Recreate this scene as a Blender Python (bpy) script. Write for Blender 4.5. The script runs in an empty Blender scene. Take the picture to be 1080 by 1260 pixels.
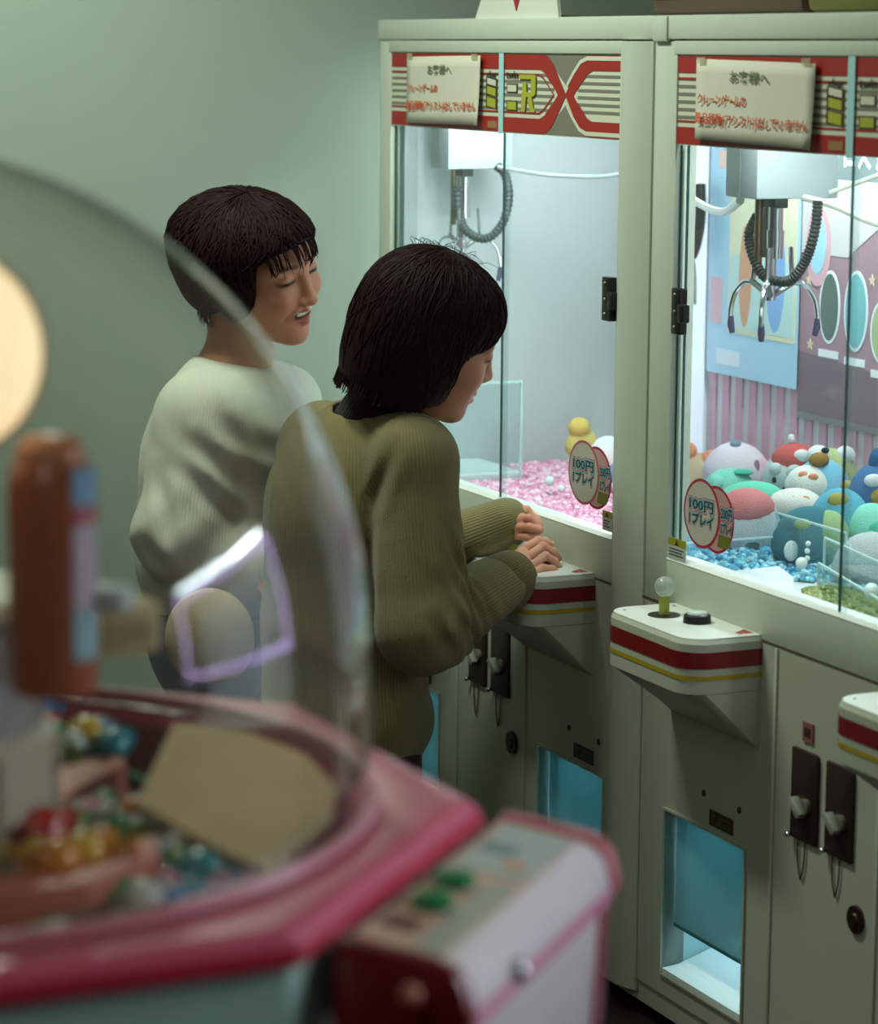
import bpy, bmesh, math, random
import numpy as np
from mathutils import Matrix, Vector

random.seed(7)
np.random.seed(7)
SC = bpy.context.scene
COL = SC.collection

# ------------------------------------------------------------------ camera, world, lights, exposure
FPX = 3500.0
CAM_H = 1.62
PITCH = math.radians(9.19)
ROLL = math.radians(0.5)
CAM = np.array([0.0, 0.0, CAM_H])
_fw = np.array([0, math.cos(PITCH), -math.sin(PITCH)])
_u0 = np.array([0, math.sin(PITCH), math.cos(PITCH)])
_r0 = np.array([1.0, 0, 0])
_rt = math.cos(ROLL) * _r0 + math.sin(ROLL) * _u0
_up = -math.sin(ROLL) * _r0 + math.cos(ROLL) * _u0
cam = bpy.data.cameras.new('camera')
cam.sensor_fit = 'HORIZONTAL'
cam.sensor_width = 36.0
cam.lens = FPX / 1080.0 * 36.0
cam.clip_start = 0.05
cam.dof.use_dof = True
cam.dof.focus_distance = 4.80
cam.dof.aperture_fstop = 4.6
camo = bpy.data.objects.new('camera', cam)
COL.objects.link(camo)
_m = Matrix.Identity(4)
for _i in range(3):
    _m[_i][0] = _rt[_i]
    _m[_i][1] = _up[_i]
    _m[_i][2] = -_fw[_i]
    _m[_i][3] = CAM[_i]
camo.matrix_world = _m
SC.camera = camo

SC.view_settings.view_transform = 'Standard'
SC.view_settings.look = 'None'
SC.view_settings.gamma = 1.0
SC.view_settings.use_curve_mapping = False
SC.view_settings.exposure = 0.0

world = bpy.data.worlds.new('room_ambient')
SC.world = world
world.use_nodes = True
_bg = world.node_tree.nodes['Background']
_bg.inputs[0].default_value = (0.62, 0.66, 0.46, 1)
_bg.inputs[1].default_value = 0.045


def area_light(name, loc, target, size, power, color, size_y=None):
    l = bpy.data.lights.new(name, 'AREA')
    l.energy = power
    l.color = color
    l.size = size
    if size_y:
        l.shape = 'RECTANGLE'
        l.size_y = size_y
    o = bpy.data.objects.new(name, l)
    COL.objects.link(o)
    o.location = loc
    o.rotation_euler = (Vector(target) - Vector(loc)).to_track_quat('-Z', 'Y').to_euler()
    return o


# ceiling fluorescent over the aisle, parallel to the machine fronts, plus two added fill lights
_l = area_light('ceiling_and_fill_light', (-0.63, 4.58, 2.55), (-0.63, 4.58, 0.0), 0.16, 31, (0.88, 1.0, 0.86), 0.8)
_l.rotation_euler = (0, 0, math.radians(24.2))
area_light('ceiling_and_fill_light', (-1.4, 3.1, 2.6), (-0.6, 4.2, 0.8), 0.3, 4.5, (0.92, 1.0, 0.88), 1.2)  # added fill from the front left, aimed towards the people
area_light('ceiling_and_fill_light', (-0.7, 0.5, 2.6), (-0.4, 2.3, 0.9), 0.3, 5, (0.98, 1.0, 0.86), 1.2)  # added fill for the foreground machine

# ------------------------------------------------------------------ helpers


def px(x, y, Y):
    """point seen at picture position (x, y) at the distance Y into the room"""
    d = _fw * FPX + _rt * (x - 540.0) - _up * (y - 630.0)
    return CAM + d * (Y / d[1])


def pxz(x, y, z):
    d = _fw * FPX + _rt * (x - 540.0) - _up * (y - 630.0)
    return CAM + d * ((z - CAM_H) / d[2])


ANG = math.radians(24.2)
U = np.array([math.sin(ANG), -math.cos(ANG), 0])      # along the machine fronts, towards the camera
N = np.array([-math.cos(ANG), -math.sin(ANG), 0])     # out of the fronts, towards the players
ORI = np.array([0.3424, 4.65, 0.0])                   # foot of the joint between the two machines


def wpt(u, n, z):
    return ORI + U * u + N * n + np.array([0, 0, z])


def unz(P):
    v = np.asarray(P) - ORI
    return float(v @ U), float(v @ N), float(v[2])


def lin(c):
    return tuple(((v / 255.0) / 12.92 if v / 255.0 <= 0.04045 else ((v / 255.0 + 0.055) / 1.055) ** 2.4) for v in c[:3])


MATS = {}


def mat(name, rgb=(200, 200, 200), rough=0.5, metal=0.0, emit=None, estr=0.0, bump=0.0, bscale=60.0, var=0.0, vscale=6.0,
        sss=0.0, spec=0.5, coat=0.0, vcol=False, alpha=1.0):
    if name in MATS:
        return MATS[name]
    m = bpy.data.materials.new(name)
    m.use_nodes = True
    nt = m.node_tree
    b = nt.nodes['Principled BSDF']
    b.inputs['Base Color'].default_value = (*lin(rgb), 1)
    b.inputs['Roughness'].default_value = rough
    b.inputs['Metallic'].default_value = metal
    b.inputs['Specular IOR Level'].default_value = spec
    b.inputs['Coat Weight'].default_value = coat
    if alpha < 1:
        b.inputs['Alpha'].default_value = alpha
    if emit:
        b.inputs['Emission Color'].default_value = (*lin(emit), 1)
        b.inputs['Emission Strength'].default_value = estr
    if sss:
        b.inputs['Subsurface Weight'].default_value = sss
        b.inputs['Subsurface Radius'].default_value = (0.01, 0.004, 0.002)
        b.inputs['Subsurface Scale'].default_value = 0.6
    tc = nt.nodes.new('ShaderNodeTexCoord')
    src = None
    if vcol:
        a = nt.nodes.new('ShaderNodeAttribute')
        a.attribute_name = 'Col'
        src = a.outputs['Color']
        nt.links.new(src, b.inputs['Base Color'])
    if var > 0:
        n = nt.nodes.new('ShaderNodeTexNoise')
        n.inputs['Scale'].default_value = vscale
        n.inputs['Detail'].default_value = 5
        nt.links.new(tc.outputs['Object'], n.inputs['Vector'])
        mx = nt.nodes.new('ShaderNodeMix')
        mx.data_type = 'RGBA'
        mx.blend_type = 'MULTIPLY'
        mx.inputs[0].default_value = var
        if src is not None:
            nt.links.new(src, mx.inputs[6])
        else:
            mx.inputs[6].default_value = (*lin(rgb), 1)
        nt.links.new(n.outputs['Fac'], mx.inputs[7])
        nt.links.new(mx.outputs[2], b.inputs['Base Color'])
    if bump > 0:
        n = nt.nodes.new('ShaderNodeTexNoise')
        n.inputs['Scale'].default_value = bscale
        n.inputs['Detail'].default_value = 4
        nt.links.new(tc.outputs['Object'], n.inputs['Vector'])
        bp = nt.nodes.new('ShaderNodeBump')
        bp.inputs['Strength'].default_value = bump
        bp.inputs['Distance'].default_value = 0.004
        nt.links.new(n.outputs['Fac'], bp.inputs['Height'])
        nt.links.new(bp.outputs['Normal'], b.inputs['Normal'])
    MATS[name] = m
    return m


def glass_mat(name, tint=(255, 255, 255), refl=1.0, rough=0.02, ior=1.5, haze=0.0, hazecol=(200, 215, 210)):
    """clear sheet: straight-through transmission, mirror reflection by Fresnel, optional pale diffuse veil"""
    if name in MATS:
        return MATS[name]
    m = bpy.data.materials.new(name)
    m.use_nodes = True
    nt = m.node_tree
    nt.nodes.clear()
    out = nt.nodes.new('ShaderNodeOutputMaterial')
    tr = nt.nodes.new('ShaderNodeBsdfTransparent')
    tr.inputs[0].default_value = (*lin(tint), 1)
    gl = nt.nodes.new('ShaderNodeBsdfGlossy')
    gl.inputs['Roughness'].default_value = rough
    gl.inputs['Color'].default_value = (1, 1, 1, 1)
    lw = nt.nodes.new('ShaderNodeLayerWeight')
    lw.inputs['Blend'].default_value = 0.5
    pw = nt.nodes.new('ShaderNodeMath')
    pw.operation = 'POWER'
    pw.inputs[1].default_value = 5.0
    nt.links.new(lw.outputs['Facing'], pw.inputs[0])
    f0 = ((ior - 1) / (ior + 1)) ** 2
    mu = nt.nodes.new('ShaderNodeMath')
    mu.operation = 'MULTIPLY_ADD'
    mu.inputs[1].default_value = (1 - f0) * refl
    mu.inputs[2].default_value = f0 * refl
    nt.links.new(pw.outputs[0], mu.inputs[0])
    mx = nt.nodes.new('ShaderNodeMixShader')
    nt.links.new(mu.outputs[0], mx.inputs[0])
    last = tr
    if haze > 0:
        df = nt.nodes.new('ShaderNodeBsdfDiffuse')
        df.inputs[0].default_value = (*lin(hazecol), 1)
        h = nt.nodes.new('ShaderNodeMixShader')
        h.inputs[0].default_value = haze
        nt.links.new(tr.outputs[0], h.inputs[1])
        nt.links.new(df.outputs[0], h.inputs[2])
        last = h
    nt.links.new(last.outputs[0], mx.inputs[1])
    nt.links.new(gl.outputs[0], mx.inputs[2])
    nt.links.new(mx.outputs[0], out.inputs[0])
    MATS[name] = m
    return m


def empty(name, loc=(0, 0, 0), rz=0.0, parent=None):
    o = bpy.data.objects.new(name, None)
    COL.objects.link(o)
    o.location = loc
    o.rotation_euler = (0, 0, rz)
    o.empty_display_size = 0.05
    if parent is not None:
        o.parent = parent
    return o


def tag(o, label=None, cat=None, group=None, kind=None):
    if label:
        o['label'] = label
    if cat:
        o['category'] = cat
    if group:
        o['group'] = group
    if kind:
        o['kind'] = kind
    return o


class MB:
    def __init__(self):
        self.v = []
        self.f = []

    def add(self, verts, faces):
        k = len(self.v)
        self.v += [tuple(float(c) for c in p) for p in verts]
        self.f += [tuple(i + k for i in q) for q in faces]
        return self

    def box(self, x0, x1, y0, y1, z0, z1):
        v = [(x0, y0, z0), (x1, y0, z0), (x1, y1, z0), (x0, y1, z0), (x0, y0, z1), (x1, y0, z1), (x1, y1, z1), (x0, y1, z1)]
        return self.add(v, [(3, 2, 1, 0), (4, 5, 6, 7), (0, 1, 5, 4), (1, 2, 6, 5), (2, 3, 7, 6), (3, 0, 4, 7)])

    def prism(self, poly, a, b, axis='z'):
        """extrude a 2D polygon between a and b along an axis; polygon coords are the two other axes in xyz order"""
        def P(p, t):
            return {'z': (p[0], p[1], t), 'y': (p[0], t, p[1]), 'x': (t, p[0], p[1])}[axis]
        n = len(poly)
        v = [P(p, a) for p in poly] + [P(p, b) for p in poly]
        f = [tuple(range(n - 1, -1, -1)), tuple(range(n, 2 * n))]
        f += [(i, (i + 1) % n, n + (i + 1) % n, n + i) for i in range(n)]
        return self.add(v, f)

    def tube(self, pts, r, seg=10, closed=False, cap=True):
        pts = [np.asarray(p, float) for p in pts]
        n = len(pts)
        rr = list(r) if hasattr(r, '__len__') else [r] * n
        tang = []
        for i in range(n):
            a = pts[(i - 1) % n] if (i > 0 or closed) else pts[i]
            b = pts[(i + 1) % n] if (i < n - 1 or closed) else pts[i]
            t = b - a
            tang.append(t / (np.linalg.norm(t) + 1e-12))
        ref = np.array([0, 0, 1.0]) if abs(tang[0][2]) < 0.9 else np.array([1.0, 0, 0])
        x = np.cross(tang[0], ref)
        x /= np.linalg.norm(x)
        v = []
        for i in range(n):
            x = x - tang[i] * (x @ tang[i])
            x /= np.linalg.norm(x) + 1e-12
            y = np.cross(tang[i], x)
            for k in range(seg):
                t = 2 * math.pi * k / seg
                v.append(pts[i] + rr[i] * (math.cos(t) * x + math.sin(t) * y))
        f = []
        m = n if closed else n - 1
        for i in range(m):
            j = (i + 1) % n
            for k in range(seg):
                k2 = (k + 1) % seg
                f.append((i * seg + k, i * seg + k2, j * seg + k2, j * seg + k))
        if cap and not closed:
            f.append(tuple(range(seg - 1, -1, -1)))
            f.append(tuple((n - 1) * seg + k for k in range(seg)))
        return self.add(v, f)

    def lathe(self, prof, c=(0, 0, 0), seg=24, sx=1.0, sy=1.0, a0=0.0, a1=2 * math.pi, cap=True):
        full = abs(a1 - a0 - 2 * math.pi) < 1e-6
        ns = seg if full else seg + 1
        v = []
        for (r, z) in prof:
            for k in range(ns):
                t = a0 + (a1 - a0) * k / seg
                v.append((c[0] + r * sx * math.cos(t), c[1] + r * sy * math.sin(t), c[2] + z))
        f = []
        for i in range(len(prof) - 1):
            for k in range(seg):
                k2 = (k + 1) % ns
                f.append((i * ns + k, i * ns + k2, (i + 1) * ns + k2, (i + 1) * ns + k))
        if cap and full and prof[0][0] > 1e-6:
            f.append(tuple(range(ns - 1, -1, -1)))
        if cap and full and prof[-1][0] > 1e-6:
            f.append(tuple((len(prof) - 1) * ns + k for k in range(ns)))
        return self.add(v, f)

    def ell(self, c, r, R=None, seg=20, rings=12):
        c = np.asarray(c, float)
        v = []
        for i in range(rings + 1):
            th = math.pi * i / rings
            for k in range(seg):
                ph = 2 * math.pi * k / seg
                p = np.array([r[0] * math.sin(th) * math.cos(ph), r[1] * math.sin(th) * math.sin(ph), r[2] * math.cos(th)])
                if R is not None:
                    p = R @ p
                v.append(c + p)
        f = []
        for i in range(rings):
            for k in range(seg):
                k2 = (k + 1) % seg
                f.append((i * seg + k, (i + 1) * seg + k, (i + 1) * seg + k2, i * seg + k2))
        return self.add(v, f)

    def holed(self, x0, x1, z0, z1, holes, y0, y1):
        """a plate in the xz plane between y0 (front) and y1 with rectangular holes"""
        xs = sorted({x0, x1, *[h[0] for h in holes], *[h[1] for h in holes]})
        zs = sorted({z0, z1, *[h[2] for h in holes], *[h[3] for h in holes]})

        def hole(i, j):
            cx, cz = (xs[i] + xs[i + 1]) / 2, (zs[j] + zs[j + 1]) / 2
            return any(h[0] < cx < h[1] and h[2] < cz < h[3] for h in holes)
        for i in range(len(xs) - 1):
            for j in range(len(zs) - 1):
                if hole(i, j):
                    continue
                a, b, c, d = xs[i], xs[i + 1], zs[j], zs[j + 1]
                for y, fl in ((y0, 0), (y1, 1)):
                    q = [(a, y, c), (b, y, c), (b, y, d), (a, y, d)]
                    self.add(q, [(0, 1, 2, 3) if not fl else (3, 2, 1, 0)])
        for (a, b, c, d) in [(x0, x1, z0, z1)] + list(holes):
            q = [(a, y0, c), (b, y0, c), (b, y0, d), (a, y0, d), (a, y1, c), (b, y1, c), (b, y1, d), (a, y1, d)]
            self.add(q, [(0, 4, 5, 1), (1, 5, 6, 2), (2, 6, 7, 3), (3, 7, 4, 0)])
        return self

    def build(self, name, material, parent=None, smooth=False, bevel=0.0, sharp=40, world=False):
        me = bpy.data.meshes.new(name)
        me.from_pydata(self.v, [], self.f)
        me.validate()
        bm = bmesh.new()
        bm.from_mesh(me)
        bmesh.ops.remove_doubles(bm, verts=bm.verts, dist=1e-6)
        bmesh.ops.recalc_face_normals(bm, faces=bm.faces)
        if bevel > 0:
            es = [e for e in bm.edges if len(e.link_faces) == 2 and e.calc_face_angle(0) > math.radians(30)]
            if es:
                bmesh.ops.bevel(bm, geom=es, offset=bevel, segments=2, affect='EDGES', profile=0.5, clamp_overlap=True)
            smooth = True
        bm.to_mesh(me)
        bm.free()
        o = bpy.data.objects.new(name, me)
        COL.objects.link(o)
        if material is not None:
            me.materials.append(material)
        if smooth:
            me.polygons.foreach_set('use_smooth', [True] * len(me.polygons))
            me.set_sharp_from_angle(angle=math.radians(sharp))
        if parent is not None:
            o.parent = parent
            if world:
                o.matrix_parent_inverse = parent_world(parent).inverted()
        return o


def parent_world(o):
    m = Matrix.LocRotScale(o.location, o.rotation_euler, o.scale)
    if o.parent is not None:
        m = parent_world(o.parent) @ o.matrix_parent_inverse @ m
    return m


def raw_mesh(name, v, f, material, parent=None, world=True, colors=None, attrs=None, smooth=True):
    me = bpy.data.meshes.new(name)
    me.from_pydata([tuple(map(float, p)) for p in v], [], [tuple(map(int, q)) for q in f])
    me.update()
    if colors is not None:
        a = me.color_attributes.new('Col', 'FLOAT_COLOR', 'POINT')
        c = np.ones((len(v), 4), dtype=np.float32)
        c[:, :3] = colors
        a.data.foreach_set('color', c.ravel())
    for k, arr in (attrs or {}).items():
        a = me.attributes.new(k, 'FLOAT', 'POINT')
        a.data.foreach_set('value', np.asarray(arr, dtype=np.float32))
    if smooth:
        me.polygons.foreach_set('use_smooth', [True] * len(me.polygons))
    o = bpy.data.objects.new(name, me)
    COL.objects.link(o)
    if material is not None:
        me.materials.append(material)
    if parent is not None:
        o.parent = parent
        if world:
            o.matrix_parent_inverse = parent_world(parent).inverted()
    return o


def text_mesh(name, body, size, material, parent, mtx, bold=0.0, width=None, mirror=False, depth=0.0004, height=None):
    """flat lettering; mtx maps text x to local x, text y to local z; text centred at the origin"""
    cu = bpy.data.curves.new(name, 'FONT')
    cu.body = body
    cu.size = size
    cu.offset = bold
    cu.extrude = depth / 2
    cu.resolution_u = 2
    cu.align_x = 'CENTER'
    cu.align_y = 'CENTER'
    t = bpy.data.objects.new(name, cu)
    COL.objects.link(t)
    bpy.context.view_layer.update()
    dg = bpy.context.evaluated_depsgraph_get()
    me = bpy.data.meshes.new_from_object(t.evaluated_get(dg))
    bpy.data.objects.remove(t)
    bpy.data.curves.remove(cu)
    me.name = name
    co = np.empty(len(me.vertices) * 3, dtype=np.float32)
    me.vertices.foreach_get('co', co)
    co = co.reshape(-1, 3)
    if len(co):
        mid = (co.max(0) + co.min(0)) / 2
        ext = co.max(0) - co.min(0)
        co = co - mid
        if width:
            co[:, 0] *= width / ext[0]
        if height:
            co[:, 1] *= height / ext[1]
    if mirror:
        co[:, 0] *= -1
    out = np.stack([co[:, 0], -co[:, 2], co[:, 1]], 1)     # x, y(depth), z
    me.vertices.foreach_set('co', out.ravel())
    me.update()
    me.materials.clear()
    me.materials.append(material)
    o = bpy.data.objects.new(name, me)
    COL.objects.link(o)
    if parent is not None:
        o.parent = parent
    o.matrix_local = mtx if isinstance(mtx, Matrix) else Matrix.Translation(mtx)
    return o


# ---- implicit shapes for bodies, hands, heads, soft toys


def v3(*a):
    return np.array(a, dtype=np.float32)


def s_ell(P, c, r, R=None):
    q = P - np.asarray(c, np.float32)
    if R is not None:
        q = q @ np.asarray(R, np.float32)
    r = np.asarray(r, np.float32)
    k0 = np.sqrt(((q / r) ** 2).sum(-1)) + 1e-9
    k1 = np.sqrt(((q / (r * r)) ** 2).sum(-1)) + 1e-9
    return k0 * (k0 - 1.0) / k1


def s_cone(P, a, b, ra, rb):
    a = np.asarray(a, np.float32)
    ba = np.asarray(b, np.float32) - a
    pa = P - a
    h = np.clip((pa @ ba) / (ba @ ba), 0, 1)
    return np.sqrt(((pa - h[..., None] * ba) ** 2).sum(-1)) - (ra + (rb - ra) * h)


def smin(a, b, k):
    h = np.maximum(k - np.abs(a - b), 0) / k
    return np.minimum(a, b) - h * h * k * 0.25


def smax(a, b, k):
    return -smin(-a, -b, k)


def surface(F, lo, hi, h):
    """mesh of F = 0 inside a box by surface nets"""
    lo = np.asarray(lo, float)
    hi = np.asarray(hi, float)
    n = np.maximum(np.ceil((hi - lo) / h).astype(int) + 1, 4)
    ax = [lo[i] + h * np.arange(n[i]) for i in range(3)]
    G = np.stack(np.meshgrid(*ax, indexing='ij'), -1).astype(np.float32)
    V = F(G.reshape(-1, 3)).reshape(n).astype(np.float32)
    S = V < 0
    nc = n - 1
    acc = np.zeros((*nc, 3), np.float32)
    cnt = np.zeros(nc, np.float32)

    def sl(A, d):
        return A[d[0]:d[0] + nc[0], d[1]:d[1] + nc[1], d[2]:d[2] + nc[2]]
    for axis in range(3):
        o1, o2 = [i for i in range(3) if i != axis]
        for i in (0, 1):
            for j in (0, 1):
                d0 = [0, 0, 0]
                d0[o1], d0[o2] = i, j
                d1 = list(d0)
                d1[axis] = 1
                a, b = sl(V, d0), sl(V, d1)
                c = sl(S, d0) != sl(S, d1)
                t = np.where(c, a / (a - b + 1e-12), 0)
                for q in range(3):
                    acc[..., q] += np.where(c, t if q == axis else d0[q], 0)
                cnt += c
    m = cnt > 0
    idx = -np.ones(nc, int)
    cells = np.argwhere(m)
    idx[m] = np.arange(len(cells))
    verts = lo + h * (cells + acc[m] / cnt[m][:, None])
    quads = []
    for axis in range(3):
        o1, o2 = [(1, 2), (2, 0), (0, 1)][axis]
        d = [0, 0, 0]
        d[axis] = 1
        A = S[:n[0] - d[0], :n[1] - d[1], :n[2] - d[2]]
        B = S[d[0]:, d[1]:, d[2]:]
        e = np.argwhere(A != B)
        e = e[(e[:, o1] > 0) & (e[:, o2] > 0) & (e[:, o1] < nc[o1]) & (e[:, o2] < nc[o2])]
        if not len(e):
            continue
        sgn = A[e[:, 0], e[:, 1], e[:, 2]]
        e1 = np.zeros(3, int)
        e1[o1] = 1
        e2 = np.zeros(3, int)
        e2[o2] = 1
        q = np.stack([idx[tuple((e - e1 - e2).T)], idx[tuple((e - e2).T)], idx[tuple(e.T)], idx[tuple((e - e1).T)]], 1)
        q[~sgn] = q[~sgn][:, ::-1]
        quads.append(q)
    return verts, np.concatenate(quads)


def relax(v, f, it=2, lam=0.5):
    e = np.concatenate([f[:, [0, 1]], f[:, [1, 2]], f[:, [2, 3]], f[:, [3, 0]]])
    for _ in range(it):
        s = np.zeros_like(v)
        c = np.zeros(len(v))
        np.add.at(s, e[:, 0], v[e[:, 1]])
        np.add.at(s, e[:, 1], v[e[:, 0]])
        np.add.at(c, e[:, 0], 1)
        np.add.at(c, e[:, 1], 1)
        v = v + lam * (s / np.maximum(c, 1)[:, None] - v)
    return v


def join_meshes(parts):
    vs, fs, cs, k = [], [], [], 0
    for v, f, c in parts:
        vs.append(v)
        fs.append(f + k)
        cs.append(np.broadcast_to(np.asarray(c, float), (len(v), 3)))
        k += len(v)
    return np.concatenate(vs), np.concatenate(fs), np.concatenate(cs)


def frosted(name, rgb, t=0.5):
    m = bpy.data.materials.new(name)
    m.use_nodes = True
    nt = m.node_tree
    nt.nodes.clear()
    out = nt.nodes.new('ShaderNodeOutputMaterial')
    d = nt.nodes.new('ShaderNodeBsdfDiffuse')
    d.inputs[0].default_value = (*lin(rgb), 1)
    tl = nt.nodes.new('ShaderNodeBsdfTranslucent')
    tl.inputs[0].default_value = (*lin(rgb), 1)
    mx = nt.nodes.new('ShaderNodeMixShader')
    mx.inputs[0].default_value = t
    nt.links.new(d.outputs[0], mx.inputs[1])
    nt.links.new(tl.outputs[0], mx.inputs[2])
    nt.links.new(mx.outputs[0], out.inputs[0])
    return m


# ------------------------------------------------------------------ materials
M_WALL = mat('painted_wall', (152, 164, 150), 0.75, bump=0.06, bscale=90, var=0.10, vscale=1.2)
M_WALLB = mat('grey_wall', (120, 126, 116), 0.8, bump=0.06, bscale=90, var=0.15, vscale=1.5)
M_FLOOR = mat('dark_floor', (58, 36, 32), 0.55, bump=0.05, bscale=40, var=0.3, vscale=3)
M_CREAM = mat('machine_enamel', (196, 204, 186), 0.38, bump=0.02, bscale=120, var=0.12, vscale=2.5)
M_CREAM2 = mat('machine_panel_enamel', (190, 194, 174), 0.42, bump=0.02, bscale=120, var=0.14, vscale=3)
M_TOP = mat('panel_top_white', (232, 236, 226), 0.3)
M_SEAM = mat('seam_dark', (92, 74, 60), 0.7)
M_RED = mat('print_red', (158, 30, 24), 0.45)
M_DRED = mat('stripe_maroon', (122, 14, 20), 0.4)
M_YEL = mat('stripe_yellow', (176, 150, 20), 0.45)
M_PRINT = mat('print_cream', (206, 208, 184), 0.5)
M_GREYP = mat('print_grey', (120, 118, 104), 0.5)
M_LIME = mat('print_lime', (168, 170, 44), 0.45)
M_DARKP = mat('print_dark', (52, 44, 22), 0.5)
M_BLACK = mat('black_plastic', (26, 20, 20), 0.35)
M_CHROME = mat('chrome', (214, 216, 216), 0.16, metal=1.0)
M_STEEL = mat('steel_dull', (150, 150, 146), 0.35, metal=1.0)
M_PAPER = mat('notice_paper', (208, 206, 186), 0.8)
M_GREENT = mat('ink_green_grey', (104, 112, 88), 0.7)
M_ORANGE = mat('ink_orange', (206, 84, 44), 0.7)
M_GLASS = glass_mat('clear_glass', (244, 250, 249), refl=0.7, haze=0.03, hazecol=(220, 232, 232))  # haze paints in the pale veil of reflections on the glass
M_GEDGE = mat('glass_edge_teal', (20, 74, 72), 0.2)
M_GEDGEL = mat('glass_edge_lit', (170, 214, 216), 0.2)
M_ACR = glass_mat('clear_acrylic', (242, 250, 250), refl=0.6, haze=0.02)
M_ACRE = mat('acrylic_edge', (196, 226, 222), 0.25)
M_INT = mat('interior_white', (214, 222, 224), 0.5)
M_INTB = mat('interior_pale_blue', (206, 210, 212), 0.45)
M_LED = mat('led_white', (240, 245, 255), 0.4, emit=(226, 240, 255), estr=6.0)
M_LEDV = mat('led_violet_white', (240, 240, 255), 0.4, emit=(232, 226, 255), estr=5.0)

# ------------------------------------------------------------------ room
mb = MB()
mb.box(-4.0, 3.0, -1.2, 7.2, -0.04, 0.0)
tag(mb.build('floor', M_FLOOR), kind='structure')
rot = -(math.pi / 2 - ANG)
sh = empty('wall_far', tuple(wpt(-1.27, 0, 0)), rot)
tag(sh, kind='structure')
MB().box(-0.08, 0.0, -4.2, 1.2, 0, 3.0).build('plaster', M_WALL, sh)
MB().box(0.0, 0.014, -4.2, 1.2, 0, 0.09).build('baseboard', mat('skirting_dark', (70, 60, 50), 0.6), sh, bevel=0.003)
sh = empty('wall_back', tuple(wpt(0, -1.0, 0)), rot)
tag(sh, kind='structure')
MB().box(-1.27, 4.2, 0.0, 0.08, 0, 3.0).build('plaster', M_WALLB, sh)
mb = MB()
mb.box(-4.0, 3.0, 2.0, 7.2, 2.9, 2.96)
tag(mb.build('ceiling', mat('ceiling_paint', (150, 152, 140), 0.8)), kind='structure')

# ------------------------------------------------------------------ claw machines
Z_BASE, Z_KICK, Z_RAIL, Z_SILL, Z_GTOP, Z_HJ, Z_TOP = 0.03, 0.066, 0.729, 0.81, 1.619, 1.641, 1.681
Z_BAN = 1.477
Z_FLD = 0.785


def arc(cx, cy, r, a0, a1, n=6):
    return [(cx + r * math.cos(math.radians(a0 + (a1 - a0) * i / n)), cy + r * math.sin(math.radians(a0 + (a1 - a0) * i / n))) for i in range(n + 1)]


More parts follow.
